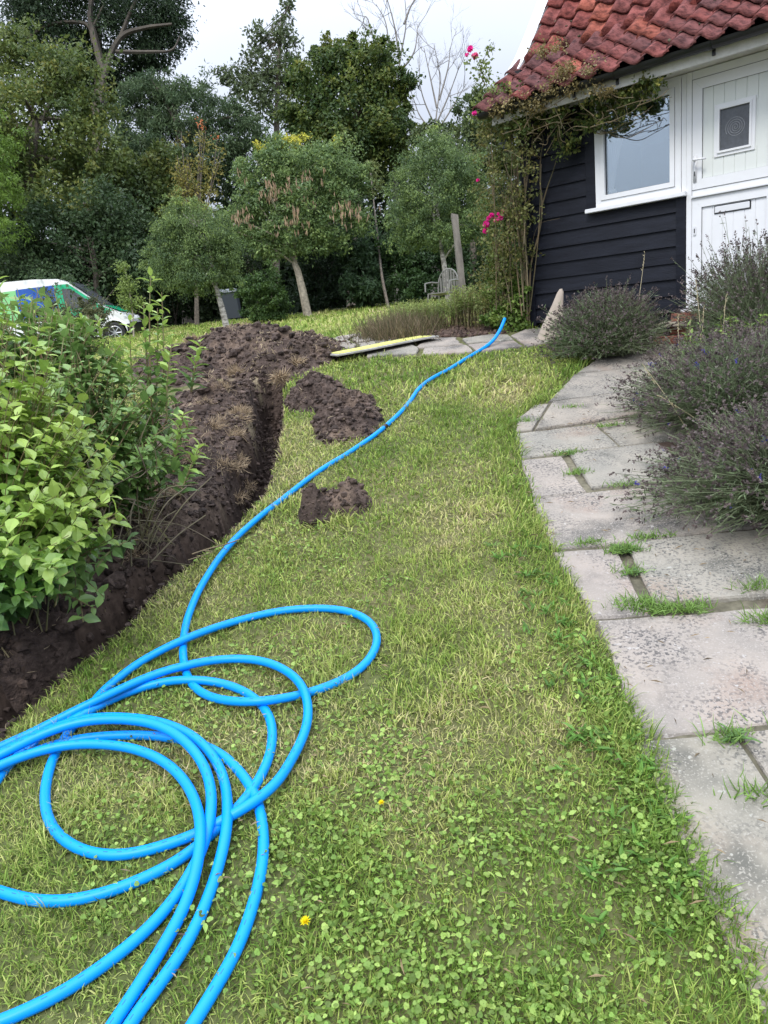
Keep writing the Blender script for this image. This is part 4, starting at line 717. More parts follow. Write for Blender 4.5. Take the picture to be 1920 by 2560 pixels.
# ------------------------------------------------------------------ plants: stems with leaves
def colmix(cols, k):
    cols = np.array(cols); k = np.clip(k, 0, .9999) * (len(cols) - 1); i = k.astype(int); f = (k - i)[:, None]; return cols[i] * (1 - f) + cols[i + 1] * f
def leafy(root, base_pts, tips, leaf=.075, per=12, cols=((.10, .2, .04), (.3, .4, .06)), tpl=LEAF9, start=.3, sr=.004, stemmat='stem', wd=1.0, droop=.15, mat='glossleaf', tipcol=0.0, colk=None, g=rng, partname='foliage', arch=.25, sub=7):
    mb = MB(); lv = MB()
    for bp, tp in zip(base_pts, tips):
        bp, tp = np.asarray(bp), np.asarray(tp); L_ = np.linalg.norm(tp - bp); mid = (bp + tp) / 2 + np.array([0, 0, L_ * arch]) * g.uniform(.2, 1.0) + g.normal(size=3) * .04 * L_
        t = np.linspace(0, 1, sub)[:, None]; P = (1 - t) ** 2 * bp + 2 * t * (1 - t) * mid + t * t * tp; mb.tube(P, np.linspace(sr, sr * .35, sub), 4, cap=False)
        n = max(2, int(per * (1 - start))); tt = start + (1 - start) * (np.arange(n) + g.random(n) * .6) / n; tt = np.clip(tt, 0, 1)
        Q = np.stack([np.interp(tt, t[:, 0], P[:, k]) for k in range(3)], -1); Tn = norm(np.stack([np.interp(tt, t[:, 0], np.gradient(P, axis=0)[:, k]) for k in range(3)], -1))
        az = np.arange(n) * 1.57 + g.random() * 6; side = norm(np.cross(Tn, UZ) + 1e-4); s2 = np.cross(Tn, side)
        for sg in (1, -1):
            D = norm(sg * (np.cos(az)[:, None] * side + np.sin(az)[:, None] * s2) + .6 * Tn + g.normal(size=(n, 3)) * .25 - UZ * droop)
            N = norm(UZ + .5 * Tn + g.normal(size=(n, 3)) * .3); sz = leaf * g.uniform(.55, 1.15, n) * (1 - .35 * tt)
            kk = (g.random(n) * .6 + .2 + tipcol * (tt - .5)) if colk is None else colk(Q, g) + .25 * (g.random(n) - .5) + tipcol * (tt - .6)
            v, f, c = scatter(tpl, Q, D, N, sz, sz * wd, colmix(cols, kk) * g.uniform(.8, 1.15, (n, 1))); lv.add(v, f, c)
    mb.build('stems', M[stemmat], root); return lv.build(partname, M[mat], root)
def blobtips(n, ell, g=rng, shell=.55):                          # random points in a union of ellipsoids (centre, radii)
    w_ = np.array([e_[1][0] * e_[1][1] * e_[1][2] for e_ in ell]) ** .66; idx = g.choice(len(ell), n, p=w_ / w_.sum()); d = norm(g.normal(size=(n, 3))) * (shell + (1 - shell) * g.random((n, 1)) ** .5)
    return np.array([ell[i][0] for i in idx]) + d * np.array([ell[i][1] for i in idx])

g = np.random.default_rng(21)
# near shrub, yellow green broad leaves
ell = [(at(70, 1130, 2.95), (.34, .3, .34)), (at(190, 1130, 3.1), (.26, .26, .22)), (at(60, 1330, 2.75), (.26, .24, .22)), (at(30, 930, 3.1), (.26, .26, .30)), (at(-160, 1150, 3.0), (.35, .3, .5)), (at(110, 1000, 3.2), (.22, .2, .2)), (at(60, 1430, 2.65), (.18, .16, .12)), (at(140, 1400, 2.75), (.14, .14, .12)), (at(0, 1490, 2.55), (.12, .12, .08)), (at(230, 1300, 2.95), (.14, .14, .12))]
rt = thing('broadleaf_shrub', (-1.75, 2.75, G(2.75)), 'yellow green broad leaved shrub at the left edge in front of the darker one', 'shrub')
tips = blobtips(320, ell, g); base = np.array([-1.78, 2.95, G(2.95)]) + g.normal(size=(320, 3)) * [.10, .10, .0]
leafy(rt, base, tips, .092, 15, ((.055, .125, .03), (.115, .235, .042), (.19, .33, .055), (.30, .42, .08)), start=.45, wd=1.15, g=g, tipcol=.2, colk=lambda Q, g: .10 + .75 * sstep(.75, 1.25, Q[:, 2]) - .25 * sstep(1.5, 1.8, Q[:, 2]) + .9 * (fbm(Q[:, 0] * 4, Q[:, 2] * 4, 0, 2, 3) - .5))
# larger darker shrub behind, with tall shoots
rt = thing('dogwood_shrub', (-1.55, 3.9, G(3.9)), 'large mid green shrub overhanging the trench bank with two tall leafy shoots', 'shrub')
ell = [(at(250, 1000, 3.9), (.42, .36, .30)), (at(370, 1060, 3.8), (.22, .2, .2)), (at(130, 880, 4.1), (.42, .34, .28)), (at(320, 1150, 3.7), (.18, .18, .13)), (at(405, 1150, 3.7), (.09, .1, .12)), (at(60, 820, 4.2), (.4, .35, .25)), (at(-150, 900, 4.2), (.5, .4, .4)), (at(150, 1480, 2.9), (.20, .15, .14))]
tips = blobtips(430, ell, g); base = np.array([-1.62, 3.75, G(3.75)]) + g.normal(size=(430, 3)) * [.16, .16, 0]
leafy(rt, base, tips, .092, 17, ((.065, .135, .04), (.11, .205, .06), (.18, .30, .085), (.28, .42, .10)), start=.42, wd=1.05, g=g, sr=.006, tipcol=.7, colk=lambda Q, g: .32 + .4 * (fbm(Q[:, 0] * 3, Q[:, 2] * 3, 0, 2, 3) - .3))
# upright shoots
shoots = [((390, 1080), (382, 672), 3.9), ((350, 1060), (330, 790), 3.95), ((420, 1050), (440, 850), 3.85), ((480, 980), (508, 850), 4.0), ((380, 1050), (395, 770), 4.0), ((290, 960), (240, 800), 4.2), ((200, 900), (175, 800), 4.2), ((440, 1180), (455, 1030), 3.7), ((450, 1240), (500, 1110), 3.7), ((120, 880), (60, 740), 4.2), ((30, 880), (0, 690), 4.1), ((110, 900), (140, 800), 4.1)]
shoots += [((375, 1000), (355, 760), 3.92), ((400, 980), (405, 730), 3.95), ((300, 1000), (300, 850), 4.1), ((240, 950), (205, 790), 4.2)]
b_, t_ = [], []
for (p0, p1, z_) in shoots:
    for q in range(1): b_.append(at(p0[0] + g.normal(0, 5), p0[1], z_)); t_.append(at(p1[0] + g.normal(0, 4), p1[1], z_))
leafy(rt, b_, t_, .095, 16, ((.12, .22, .07), (.22, .36, .09), (.38, .52, .12)), start=.0, wd=.75, g=g, sr=.006, tipcol=1.1, arch=.02, partname='tall_shoots')
# bare canes at its foot
mb = MB()
for q in range(13):
    a_ = at(g.uniform(270, 390), g.uniform(1330, 1440), 3.4); b2 = a_ + np.array([g.uniform(.0, .30), g.uniform(-.1, .3), g.uniform(.05, .30)]); md = (a_ + b2) / 2 + [0, 0, g.uniform(0, .12)]; mb.tube(spline([a_, md, b2], 4), g.uniform(.002, .004), 4, cap=False)
for q in range(60):
    a_ = at(g.uniform(150, 420), g.uniform(1150, 1400), 3.6); b2 = a_ + g.normal(size=3) * [.22, .1, .12]; mb.tube(spline([a_, (a_ + b2) / 2 + g.normal(size=3) * .03, b2], 4), g.uniform(.0018, .004), 4, cap=False)
mb.build('bare_canes', pm('olive_cane', (.085, .075, .03), .7, (.07, .05, .03), 9), rt)

# ------------------------------------------------------------------ lavender
def lavender(c, r, h, ns, lab, seed, purple=.01, head=.026, heads_dir=None, lf=6.0):
    g = np.random.default_rng(seed); c = np.array([c[0], c[1], G(c[1])]); rt = thing('lavender', c, lab, 'lavender', 'lavender bushes along the path and door')
    az = g.uniform(0, 6.283, ns); el = np.arccos(g.uniform(.0, 1, ns) ** .8) * .98; D = np.stack([np.sin(el) * np.cos(az), np.sin(el) * np.sin(az), np.cos(el) * 1.0 + .08], -1)
    D = norm(D + .20 * g.normal(size=(ns, 3)) * [1, 1, .6]); D[:, 2] = np.abs(D[:, 2]) - .02; rad = (1 + .12 * g.normal(size=ns)) * (.84 + .32 * fbm(D[:, 0] * 2 + 5, D[:, 1] * 2 + 5, D[:, 2] * 2, 2, seed)) * (.9 + .25 * fbm(az, el * 3, 0, 2, seed)); tipv = D * np.stack([r * rad, r * rad, h * rad], -1); tipv[:, 2] = np.maximum(tipv[:, 2], .02)
    b0 = c + g.normal(size=(ns, 3)) * [.22 * r, .22 * r, 0]; tip = c + tipv
    mid = b0 + (tip - b0) * .55 + UZ * .12 * h * (1 - np.abs(D[:, 2:3])) 
    cols = np.array([.17, .20, .115]) * g.uniform(.6, 1.5, (ns, 1)); wv = .0021 if r < 1 else .003
    side = norm(np.cross(D, g.normal(size=(ns, 3)))) * wv; V = np.stack([b0 - side, b0 + side, mid - side, mid + side, tip - side * .6, tip + side * .6], 1); f = np.array([[0, 1, 3], [0, 3, 2], [2, 3, 5], [2, 5, 4]])
    fi = f[None] + (np.arange(ns) * 6)[:, None, None]; npmesh('stems', V.reshape(-1, 3), fi.reshape(-1, 3), M['leaf'], rt, np.repeat(cols, 6, 0))
    # narrow leaves
    n = int(ns * lf); i = g.integers(0, ns, n); t = g.uniform(.25, .97, n)[:, None]; P = b0[i] * (1 - t) ** 2 + 2 * t * (1 - t) * mid[i] + t * t * tip[i]; Dl = norm(norm(tip[i] - mid[i]) + .8 * g.normal(size=(n, 3)))
    grn = fbm(P[:, 0] * 3, P[:, 1] * 3, P[:, 2] * 3, 2, seed + 4)[:, None]; cl = (np.array([.17, .18, .12]) * (1 - grn) + np.array([.125, .205, .085]) * grn) * g.uniform(.55, 1.5, (n, 1))
    ln = g.uniform(.025, .055, n); v, f, cc_ = scatter(NARROW, P, Dl, rdir(n, g), ln, ln * g.uniform(.55, .9, n), cl); npmesh('leaves', v, f, M['leaf'], rt, cc_)
    # flower heads: whorls of little buds
    keep = np.where(g.random(ns) < .5 + .4 * (el < 1.0))[0]; nh = len(keep); nb = 7; hd = norm(tip[keep] - mid[keep]); hl = head * g.uniform(.6, 1.3, nh)
    P = tip[keep][:, None] + hd[:, None] * (np.linspace(-.1, 1, nb)[None, :, None] * hl[:, None, None]) ; P = P.reshape(-1, 3); n = len(P); Dl = norm(np.repeat(hd, nb, 0) * .7 + g.normal(size=(n, 3))); 
    pk = g.random(nh) < purple; hc = np.where(pk[:, None], np.array([.07, .055, .28]), np.array([.095, .075, .070]) * g.uniform(.6, 1.9, (nh, 1))); ln = g.uniform(.009, .017, n) * 1.18
    v, f, cc_ = scatter(LEAF4, P, Dl, rdir(n, g), ln, ln * 1.3, np.repeat(hc, nb, 0)); npmesh('flower_heads', v, f, M['leaf'], rt, cc_)
    return rt
lavender((2.02, 6.42), .47, .47, 2300, 'rounded lavender bush at the lawn corner in front of the black boards', 31, 0.0)
lavender((3.12, 5.95), .58, .74, 2600, 'tall lavender bush right of the step in front of the white door', 32, 0.0, .036)
lavender((2.30, 4.55), .74, .50, 4000, 'wide lavender bush with dark heads leaning over the bend of the path', 33, .02)
lavender((2.0, 3.46), .66, .46, 4300, 'nearest lavender bush spilling over the path slabs at the right edge', 34, .02)
lavender((2.75, 3.95), .58, .50, 1800, 'lavender bush furthest right, half out of the frame behind the nearest one', 35, .02)
lavender((2.75, 5.15), .50, .42, 1600, 'small lavender bush between the tall one at the door and the wide one', 36, .02)
# grass stalks and green weeds between lavenders
rt = thing('tall_weeds', (2.5, 5.5, G(5.5)), 'light green upright weeds growing between the lavender bushes', 'weeds')
g = np.random.default_rng(41); b_ = np.array([at(g.uniform(1700, 1915), g.uniform(900, 960), 5.1) for _ in range(60)]); b_[:, 2] = G(b_[:, 1]); t_ = b_ + np.stack([g.normal(0, .06, 60), g.normal(0, .06, 60), g.uniform(.25, .55, 60)], -1)
leafy(rt, b_, t_, .07, 9, ((.15, .26, .06), (.28, .40, .10)), start=.1, wd=.5, g=g, sr=.003, mat='leaf')
mb = MB(); 
for (p0, p1, z_) in [((1580, 760), (1612, 632), 6.2), ((1790, 880), (1815, 740), 5.2), ((1690, 900), (1695, 790), 5.3), ((1755, 880), (1740, 700), 5.4), ((1720, 900), (1725, 800), 5.3), ((1745, 1100), (1610, 915), 4.3), ((1850, 1120), (1650, 990), 4.2), ((1740, 870), (1760, 770), 5.3)]:
    a_, b2 = at(*p0, z_), at(*p1, z_); a_[2] = max(G(a_[1]), a_[2] - .25); mb.tube(spline([a_, (a_ + b2) / 2 + [0.01, 0, .01], b2], 6), np.linspace(.0035, .0012, 13), 4, cap=False)
    P = np.array([b2 - (b2 - a_) * t for t in np.linspace(0, .22, 12)]); v, f, c = scatter(NARROW, P, norm(b2 - a_) + .4 * g.normal(size=(12, 3)), rdir(12), .022, .03, (.45, .38, .24)); mb.add(v, f, c)
mb.build('dry_grass_stalks', pm('straw', (.42, .36, .22), .8), rt)

# ------------------------------------------------------------------ climbing rose
rt = thing('climbing_rose', Wp(-.15, .15, 1.46), 'climbing rose with pink blooms trained up the house corner and along the gutter', 'climbing rose')
g = np.random.default_rng(51); mb = MB()
def stem(mb, pts, r0, r1): P = spline(pts, 6); mb.tube(P, np.linspace(r0, r1, len(P)), 5, cap=False); return P
def wpx(px, py, o):                                               # a point o metres in front of the wall plane
    r = ray(px, py); t = ((W0 + NO * o - EYE) @ NO) / (r @ NO); return EYE + r * t
for (pts_, o, r0, r1) in [([(1322, 830), (1325, 700), (1330, 650), (1350, 570), (1355, 510), (1350, 450), (1352, 390), (1358, 350), (1345, 300)], .05, .011, .004), ([(1355, 515), (1368, 470), (1382, 430), (1392, 395)], .05, .007, .003), ([(1352, 395), (1335, 380), (1328, 350)], .05, .005, .002),
                          ([(1356, 355), (1345, 340), (1320, 325), (1290, 318)], .08, .006, .004), ([(1318, 800), (1315, 700), (1305, 600), (1295, 480), (1290, 400), (1275, 320), (1265, 300)], .10, .012, .006), ([(1300, 820), (1310, 650), (1298, 520), (1285, 420), (1270, 340)], .14, .009, .005),
                          ([(1270, 315), (1320, 322), (1380, 305), (1450, 300), (1500, 335), (1560, 310), (1620, 290)], .16, .009, .003), ([(1300, 320), (1400, 312), (1440, 300), (1490, 320), (1560, 345), (1610, 325), (1660, 295)], .12, .007, .002), ([(1500, 330), (1540, 330), (1600, 305)], .14, .005, .002), ([(1310, 320), (1330, 290), (1370, 270), (1420, 240)], .40, .006, .003), ([(1305, 790), (1290, 650), (1280, 500)], .2, .008, .004), ([(1325, 640), (1345, 565), (1400, 545)], .06, .002, .001)]:
    stem(mb, [wpx(*p, o) for p in pts_], r0, r1)
for q in range(26):
    x0 = g.uniform(1235, 1325); p0 = wpx(x0, g.uniform(600, 800), g.uniform(.05, .35)); p1 = wpx(x0 + g.normal(-15, 18), g.uniform(280, 520), g.uniform(.05, .35)); stem(mb, [p0, (p0 + p1) / 2 + g.normal(size=3) * .04, p1], .006, .003)
for q in range(44):
    x0 = g.uniform(1250, 1600); p0 = wpx(x0, 235 + (1600 - x0) * .25 + g.uniform(0, 60), g.uniform(.25, .45)); p1 = p0 + U * g.normal(0, .16) + UZ * g.uniform(-.15, .22) + NO * g.uniform(-.15, .1); stem(mb, [p0, (p0 + p1) / 2 + g.normal(size=3) * .03, p1], .004, .002)
mb.build('stems', M['rosestem'], rt)
GAIN = np.array([1.45, 1.35, 1.0])
def cards(root, cl, name, n, leaf, cols, mat='leaf', tpl=LEAF4, seed=1, wd=1.0, up=.5, spread=1.0, nsub=None, shell=.35, colk=None, subr=.28, vert=0.0, cn=.5):
    """foliage: sub-clumps inside ellipsoids (centre, radii), each a spray of leaves"""
    g = np.random.default_rng(seed); w_ = np.array([e_[1][0] * e_[1][2] for e_ in cl]); w_ = w_ / w_.sum(); P, D, N, C, Sz = [], [], [], [], []
    for (c_, r_), wq in zip(cl, w_):
        nl = int(n * wq); ns = nsub or max(6, int(nl / 70)); r_ = np.array(r_, float); d = norm(g.normal(size=(ns, 3))) * (shell + (1 - shell) * g.random((ns, 1)) ** .6); sc = c_ + d * r_ * (.8 + .5 * g.random((ns, 1)) ** 2)
        sr = r_.mean() * subr * g.uniform(.35, 1.5, ns); i = g.integers(0, ns, nl); off = g.normal(size=(nl, 3)); off = norm(off) * (g.random((nl, 1)) ** .5) * [1, 1, .72]; off = off * (1 + .5 * g.random((nl, 1)) ** 3); p = sc[i] + off * sr[i][:, None]
        out = norm(d[i] * .7 + off); P.append(p); N.append(norm(out * .8 + UZ * up + .7 * g.normal(size=(nl, 3)) * spread)); dd = norm(out * .5 + g.normal(size=(nl, 3)) * .8 - UZ * (.25 + vert)); D.append(dd)
        kc = g.random(ns); k = kc[i] * (1 - cn) + g.random(nl) * cn * .8
        if colk is not None: k = k + colk(p, c_, r_, g)
        C.append(colmix(cols, k) * GAIN * g.uniform(.7, 1.35, (nl, 1))); Sz.append(leaf * g.uniform(.6, 1.3, nl))
    P, D, N, C, Sz = map(np.concatenate, (P, D, N, C, Sz)); v, f, c = scatter(tpl, P, D, N, Sz, Sz * wd, C); return npmesh(name, v, f, M[mat], root, c)
cl = []
for q in range(60):
    x0 = g.uniform(1195, 1330); y0 = g.uniform(290, 800); cl.append((wpx(x0, y0, g.uniform(.0, .4)), (.14, .12, .16)))
cards(rt, cl, 'wall_foliage', 5600, .032, ((.035, .055, .022), (.07, .09, .035), (.12, .13, .055), (.17, .13, .07)), seed=3, wd=1.3, shell=.1, subr=.6)
cl = []
for q in range(46):
    x0 = g.choice([g.uniform(1225, 1330), g.uniform(1330, 1650)], p=[.25, .75]); cy = np.interp(x0, [1200, 1330, 1450, 1560, 1650], [300, 275, 280, 245, 215]); cl.append((wpx(x0, cy + g.normal(0, 26), g.uniform(.1, .34)), (.10, .09, .085)))
for p in [(1430, 370), (1420, 350), (1440, 340), (1410, 390), (1400, 360), (1400, 330), (1520, 280), (1500, 290), (1600, 250), (1625, 230)]: cl.append((wpx(*p, .14), (.08, .06, .07)))
cards(rt, cl, 'eaves_foliage', 4300, .036, ((.03, .06, .025), (.06, .10, .035), (.12, .15, .055), (.30, .28, .09)), seed=4, wd=1.3, shell=.1, subr=.6)
cl = [(wpx(x0, y0, .42), (.12, .10, .05)) for x0, y0 in [(1280, 260), (1320, 250), (1360, 235), (1400, 225), (1340, 270), (1390, 200), (1450, 215), (1480, 180), (1500, 230), (1370, 120), (1420, 170), (1250, 275)]]
cards(rt, cl, 'roof_sprays', 3200, .026, ((.09, .085, .045), (.15, .13, .075), (.24, .21, .10)), seed=5, wd=1.1, shell=.0, subr=.9)
# long shoots above the eaves with pink flowers
mb = MB(); cl = []
for pts_ in ([(1262, 330), (1240, 250), (1215, 190), (1185, 140)], [(1225, 230), (1200, 180), (1222, 120)], [(1250, 290), (1210, 250), (1190, 282)], [(1250, 600), (1225, 560), (1205, 530)], [(1240, 660), (1232, 610), (1222, 570)]):
    P = stem(mb, [wpx(*p, .25) for p in pts_], .004, .0015); cl += [(p, (.09, .08, .08)) for p in P[4::4]]
mb.build('flowering_shoots', M['rosestem'], rt); cards(rt, cl, 'shoot_leaves', 800, .034, ((.07, .11, .04), (.15, .20, .08)), seed=6, wd=1.2, shell=0, subr=.9)
for k, (px, py, s_) in enumerate([(1175, 122, .05), (1187, 140, .055), (1168, 137, .035), (1186, 283, .04), (1195, 451, .03), (1216, 560, .058), (1214, 577, .05), (1229, 540, .05), (1240, 550, .045), (1252, 545, .045), (1258, 528, .035), (1222, 545, .045), (1246, 535, .03)]):
    c = wpx(px, py, .30); n = 26; d = rdir(n, g); t = MB(); cc_ = (np.array([.78, .03, .32]) if k != 1 else np.array([.62, .10, .22])) * g.uniform(.75, 1.25, (n, 1)) + np.array([.04, .04, .06]) * g.random((n, 1)); v, f, c_ = scatter(DISC, c - d * s_ * .05 + d * s_ * .25, norm(np.cross(d, g.normal(size=(n, 3)))), d + .3 * g.normal(size=(n, 3)), s_ * .62, s_ * .62, cc_); t.add(v - 0, f, c_); t.build('rose_bloom', M['petal'], rt)
# ------------------------------------------------------------------ shrub at the house corner, bed plants
rt = thing('ivy_shrub', at(1275, 830, 7.6), 'dense ivy like shrub at the foot of the house corner behind the pipe end', 'shrub')
cards(rt, [(at(1285, 790, 7.7), (.20, .18, .22)), (at(1265, 720, 7.8), (.20, .16, .24)), (at(1260, 650, 7.9), (.13, .14, .2)), (at(1310, 830, 7.55), (.12, .1, .10)), (at(1295, 730, 7.6), (.12, .12, .16)), (at(1245, 790, 7.7), (.14, .14, .14)), (at(1280, 560, 7.9), (.12, .12, .2))], 'foliage', 11000, .04, ((.04, .085, .025), (.085, .15, .04), (.18, .24, .08)), seed=8, wd=1.2, shell=.3, subr=.4)
mb = MB()
for q in range(30): p0 = at(g.uniform(1250, 1320), 835, 7.6); p1 = at(g.uniform(1235, 1310), g.uniform(640, 760), 7.7); mb.tube(spline([p0, (p0 + p1) / 2 + g.normal(size=3) * .03, p1], 4), .004, 4, cap=False)
mb.build('stems', M['rosestem'], rt)
rt = thing('border_plant', at(1110, 800, 8.9), 'low leafy border plants with green tops and dead stems on the soil bed', 'border plants')
g = np.random.default_rng(61); n = 520; b_ = np.array([at(g.uniform(1015, 1240), 0, 1) for _ in range(n)]); xs_ = g.uniform(.35, 1.45, n); ys_ = 8.55 - .42 * (xs_ - .35) + g.uniform(-.05, .75, n); b_ = np.stack([xs_, ys_, G(ys_)], -1); t_ = b_ + np.stack([g.normal(0, .05, n), g.normal(0, .05, n), g.uniform(.20, .38, n) + .10 * (xs_ > 1.0)], -1)
leafy(rt, b_, t_, .075, 12, ((.10, .15, .04), (.18, .25, .07), (.30, .36, .11)), start=.45, wd=.45, g=g, sr=.003, mat='leaf', tipcol=.6, sub=4, tpl=LEAF4, stemmat='rosestem')
rt = thing('dry_grass_clump', at(1000, 830, 8.6), 'clump of dry brown grasses at the left end of the soil bed', 'grass clump')
n = 2600; xs_ = g.normal(.36, .20, n); ys_ = 8.35 + g.normal(0, .28, n) - .2 * (xs_ - .36); P = np.stack([xs_, ys_, G(ys_)], -1); D = norm(g.normal(size=(n, 3)) * [.5, .5, .2] + [0, 0, 1.]); v, f, c = scatter(BLADE, P, D, rdir(n, g) + [0, -1, 0], g.uniform(.10, .36, n), .006, colmix(((.06, .07, .03), (.14, .12, .06), (.24, .18, .12)), g.random(n)) * g.uniform(.6, 1.2, (n, 1))); npmesh('blades', v, f, M['grass'], rt, c)

# ------------------------------------------------------------------ post and chair
b0 = at(1160, 738, 12.0); t0 = at(1136, 538, 12.0); mb = MB(); P = np.linspace(b0 - [0, 0, .3], t0, 9); ax_ = norm(t0 - b0); sx = norm(np.cross(ax_, [0, 1, 0])); sy = np.cross(ax_, sx)
V = []; 
for i_, p in enumerate(P):
    for (a_, b_2) in ((-1, -1), (1, -1), (1, 1), (-1, 1)): V.append(p + sx * a_ * (.050 + .004 * math.sin(i_ * 1.7)) + sy * b_2 * .055 + (ax_ * .02 * a_ if i_ == 8 else 0))
i_ = np.arange(8) * 4; mb.add(V, [np.concatenate([np.stack([i_ + p_, i_ + (p_ + 1) % 4, i_ + 4 + (p_ + 1) % 4, i_ + 4 + p_], -1) for p_ in range(4)] + [np.array([[32, 33, 34, 35]])])])
tag(mb.build('timber_post', M['wood_grey']), 'leaning weathered grey timber post standing behind the border plants', 'post')
cz = 15.5; c0 = at(1112, 765, cz); c0[2] = G(c0[1]); ch = thing('garden_chair', c0, 'faded grey plastic garden chair behind the birch trunk', 'chair')
def cp(x_, y_, z_): a = math.radians(-35); return c0 + np.array([x_ * math.cos(a) - y_ * math.sin(a), x_ * math.sin(a) + y_ * math.cos(a), z_])
mb = MB(); mb.add([cp(-.24, -.22, .42), cp(.24, -.22, .42), cp(.22, .22, .38), cp(-.22, .22, .38), cp(-.24, -.22, .40), cp(.24, -.22, .40), cp(.22, .22, .36), cp(-.22, .22, .36)], [[0, 1, 2, 3], [4, 7, 6, 5], [0, 4, 5, 1], [1, 5, 6, 2], [2, 6, 7, 3], [3, 7, 4, 0]]); mb.build('seat', M['chair'], ch)
mb = MB(); arch = [cp(.25 * math.cos(a_), .22 + .05 * math.sin(a_), .42 + .46 * math.sin(a_) ** .7 if a_ not in (0, math.pi) else .42) for a_ in np.linspace(0.001, math.pi - .001, 13)]; mb.tube(arch, .017, 6)
for k in range(-3, 4): x_ = k * .062; mb.box((cp(x_, .235, .40) + cp(x_ * 1.05, .265, .42 + .46 * math.sqrt(1 - (x_ / .25) ** 2))) / 2, (.02, .008, .22 * math.sqrt(1 - (x_ / .25) ** 2) + .01), None)
mb.build('backrest', M['chair'], ch)
for sx_ in (-1, 1):
    mb = MB(); mb.tube([cp(sx_ * .25, .22, .62), cp(sx_ * .29, .0, .64), cp(sx_ * .29, -.24, .62), cp(sx_ * .28, -.27, .45)], .018, 6); mb.build('armrest', M['chair'], ch)
    for sy_ in (-1, 1): mb = MB(); mb.tube([cp(sx_ * .24, sy_ * .22, .42), cp(sx_ * .28, sy_ * .27, .0)], .020, 6); mb.build('leg', M['chair'], ch)

# ------------------------------------------------------------------ wheelie bin
bz = 27.5; b0 = at(590, 797, bz); gz = b0[2]; bn = thing('wheelie_bin', b0, 'grey wheelie bin standing behind the left birch trunk', 'bin'); mb = MB()
def frus(mb, c, w0, d0, w1, d1, z0, z1, sx=0): mb.add([c + [a * w0, b * d0, z0] for a, b in ((-1, -1), (1, -1), (1, 1), (-1, 1))] + [c + [a * w1 + sx, b * d1, z1] for a, b in ((-1, -1), (1, -1), (1, 1), (-1, 1))], [[3, 2, 1, 0], [4, 5, 6, 7], [0, 1, 5, 4], [1, 2, 6, 5], [2, 3, 7, 6], [3, 0, 4, 7]])
cb = b0 + [-.02, 0, 0]; frus(mb, cb, .23, .24, .29, .34, .03, .95, -.10); mb.build('bin_body', M['bin'], bn); mb = MB(); frus(mb, cb + [-.10, 0, 0], .32, .38, .31, .36, .951, 1.02); frus(mb, cb + [-.10, 0, 0], .31, .36, .26, .30, 1.021, 1.07); mb.build('lid', M['binlid'], bn)
for s_ in (-1, 1): mb = MB(); mb.tube([cb + [.20 + .04 * s_, .26, .1], cb + [.25 + .04 * s_, .26, .1]], .1, 12); mb.build('wheel', M['rubber'], bn)

# ------------------------------------------------------------------ van
vz = 23.5; fw_ = at(293, 858, vz); vg = fw_[2]; a = math.radians(5); VX = np.array([math.cos(a), math.sin(a), 0]); VY = np.array([-math.sin(a), math.cos(a), 0]); VAX = np.stack([VX, VY, UZ])
v0 = fw_.copy(); van = thing('parked_van', v0, 'white van with blue and green side panels parked behind the shrubs', 'van')
def vp(x_, y_, z_): return v0 + VX * x_ + VY * y_ + UZ * z_
side = [(.50, .28), (.52, .50), (.46, .72), (.30, .92), (-.25, 1.18), (-.55, 1.45), (-1.15, 1.97), (-1.45, 2.10), (-2.2, 2.16), (-4.4, 2.16), (-4.75, 2.05), (-4.85, 1.2), (-4.82, .35), (-3.62, .30), (-3.55, .52), (-3.35, .68), (-3.12, .68), (-2.92, .52), (-2.85, .28), (-.42, .26), (-.36, .50), (-.2, .66), (.0, .71), (.2, .66), (.34, .50), (.40, .28)]
mb = MB(); sh = np.array(side); w2 = .95; lean = lambda z_: .10 * max(0, z_ - 1.0)
for s_ in (0, 1):
    pass
Vn = np.array([vp(x_, .02 + lean(z_), z_) for x_, z_ in side]); Vf = np.array([vp(x_, 1.9 - lean(z_), z_) for x_, z_ in side]); n = len(side); k = np.arange(n)
mb.add(np.concatenate([Vn, Vf]), [np.stack([k, (k + 1) % n, (k + 1) % n + n, k + n], -1), np.array([list(range(n))]), np.array([list(range(2 * n - 1, n - 1, -1))])]); mb.build('body', M['van_w'], van)
def decal(name, pts_, mat, off=.004): 
    V = [vp(x_, .02 + lean(z_) - off, z_) for x_, z_ in pts_] + [vp(x_, .02 + lean(z_) - off + .003, z_) for x_, z_ in pts_]; n = len(pts_); k = np.arange(n); t = MB(); t.add(V, [np.array([list(range(n))]), np.stack([k, (k + 1) % n, (k + 1) % n + n, k + n], -1)]); return t.build(name, mat, van)
decal('blue_panel', [(-2.75, .95), (-1.62, .95), (-1.60, 1.93), (-2.75, 1.90)], M['van_b']); decal('green_panel', [(-1.60, .95), (-.2, .95), (.05, 1.02), (-.27, 1.17), (-.57, 1.43), (-1.17, 1.93), (-1.585, 1.93)], M['van_g']); decal('light_green_panel', [(-4.6, .95), (-2.76, .95), (-2.76, 1.88), (-4.6, 1.84)], M['van_lg'])
decal('side_window', [(-1.35, 1.18), (-.48, 1.18), (-.62, 1.36), (-1.12, 1.78), (-1.38, 1.80)], M['glassdark'], .009)
t = MB(); t.add([vp(-.30, .14, 1.205), vp(-.30, 1.76, 1.205), vp(-1.13, 1.70, 1.96), vp(-1.13, .20, 1.96)] , [[0, 1, 2, 3]]); 
ws = t.build('windscreen', M['glassdark'], van); ws.data.transform(Matrix.Translation(Vector(VX * .03 + UZ * .03)))
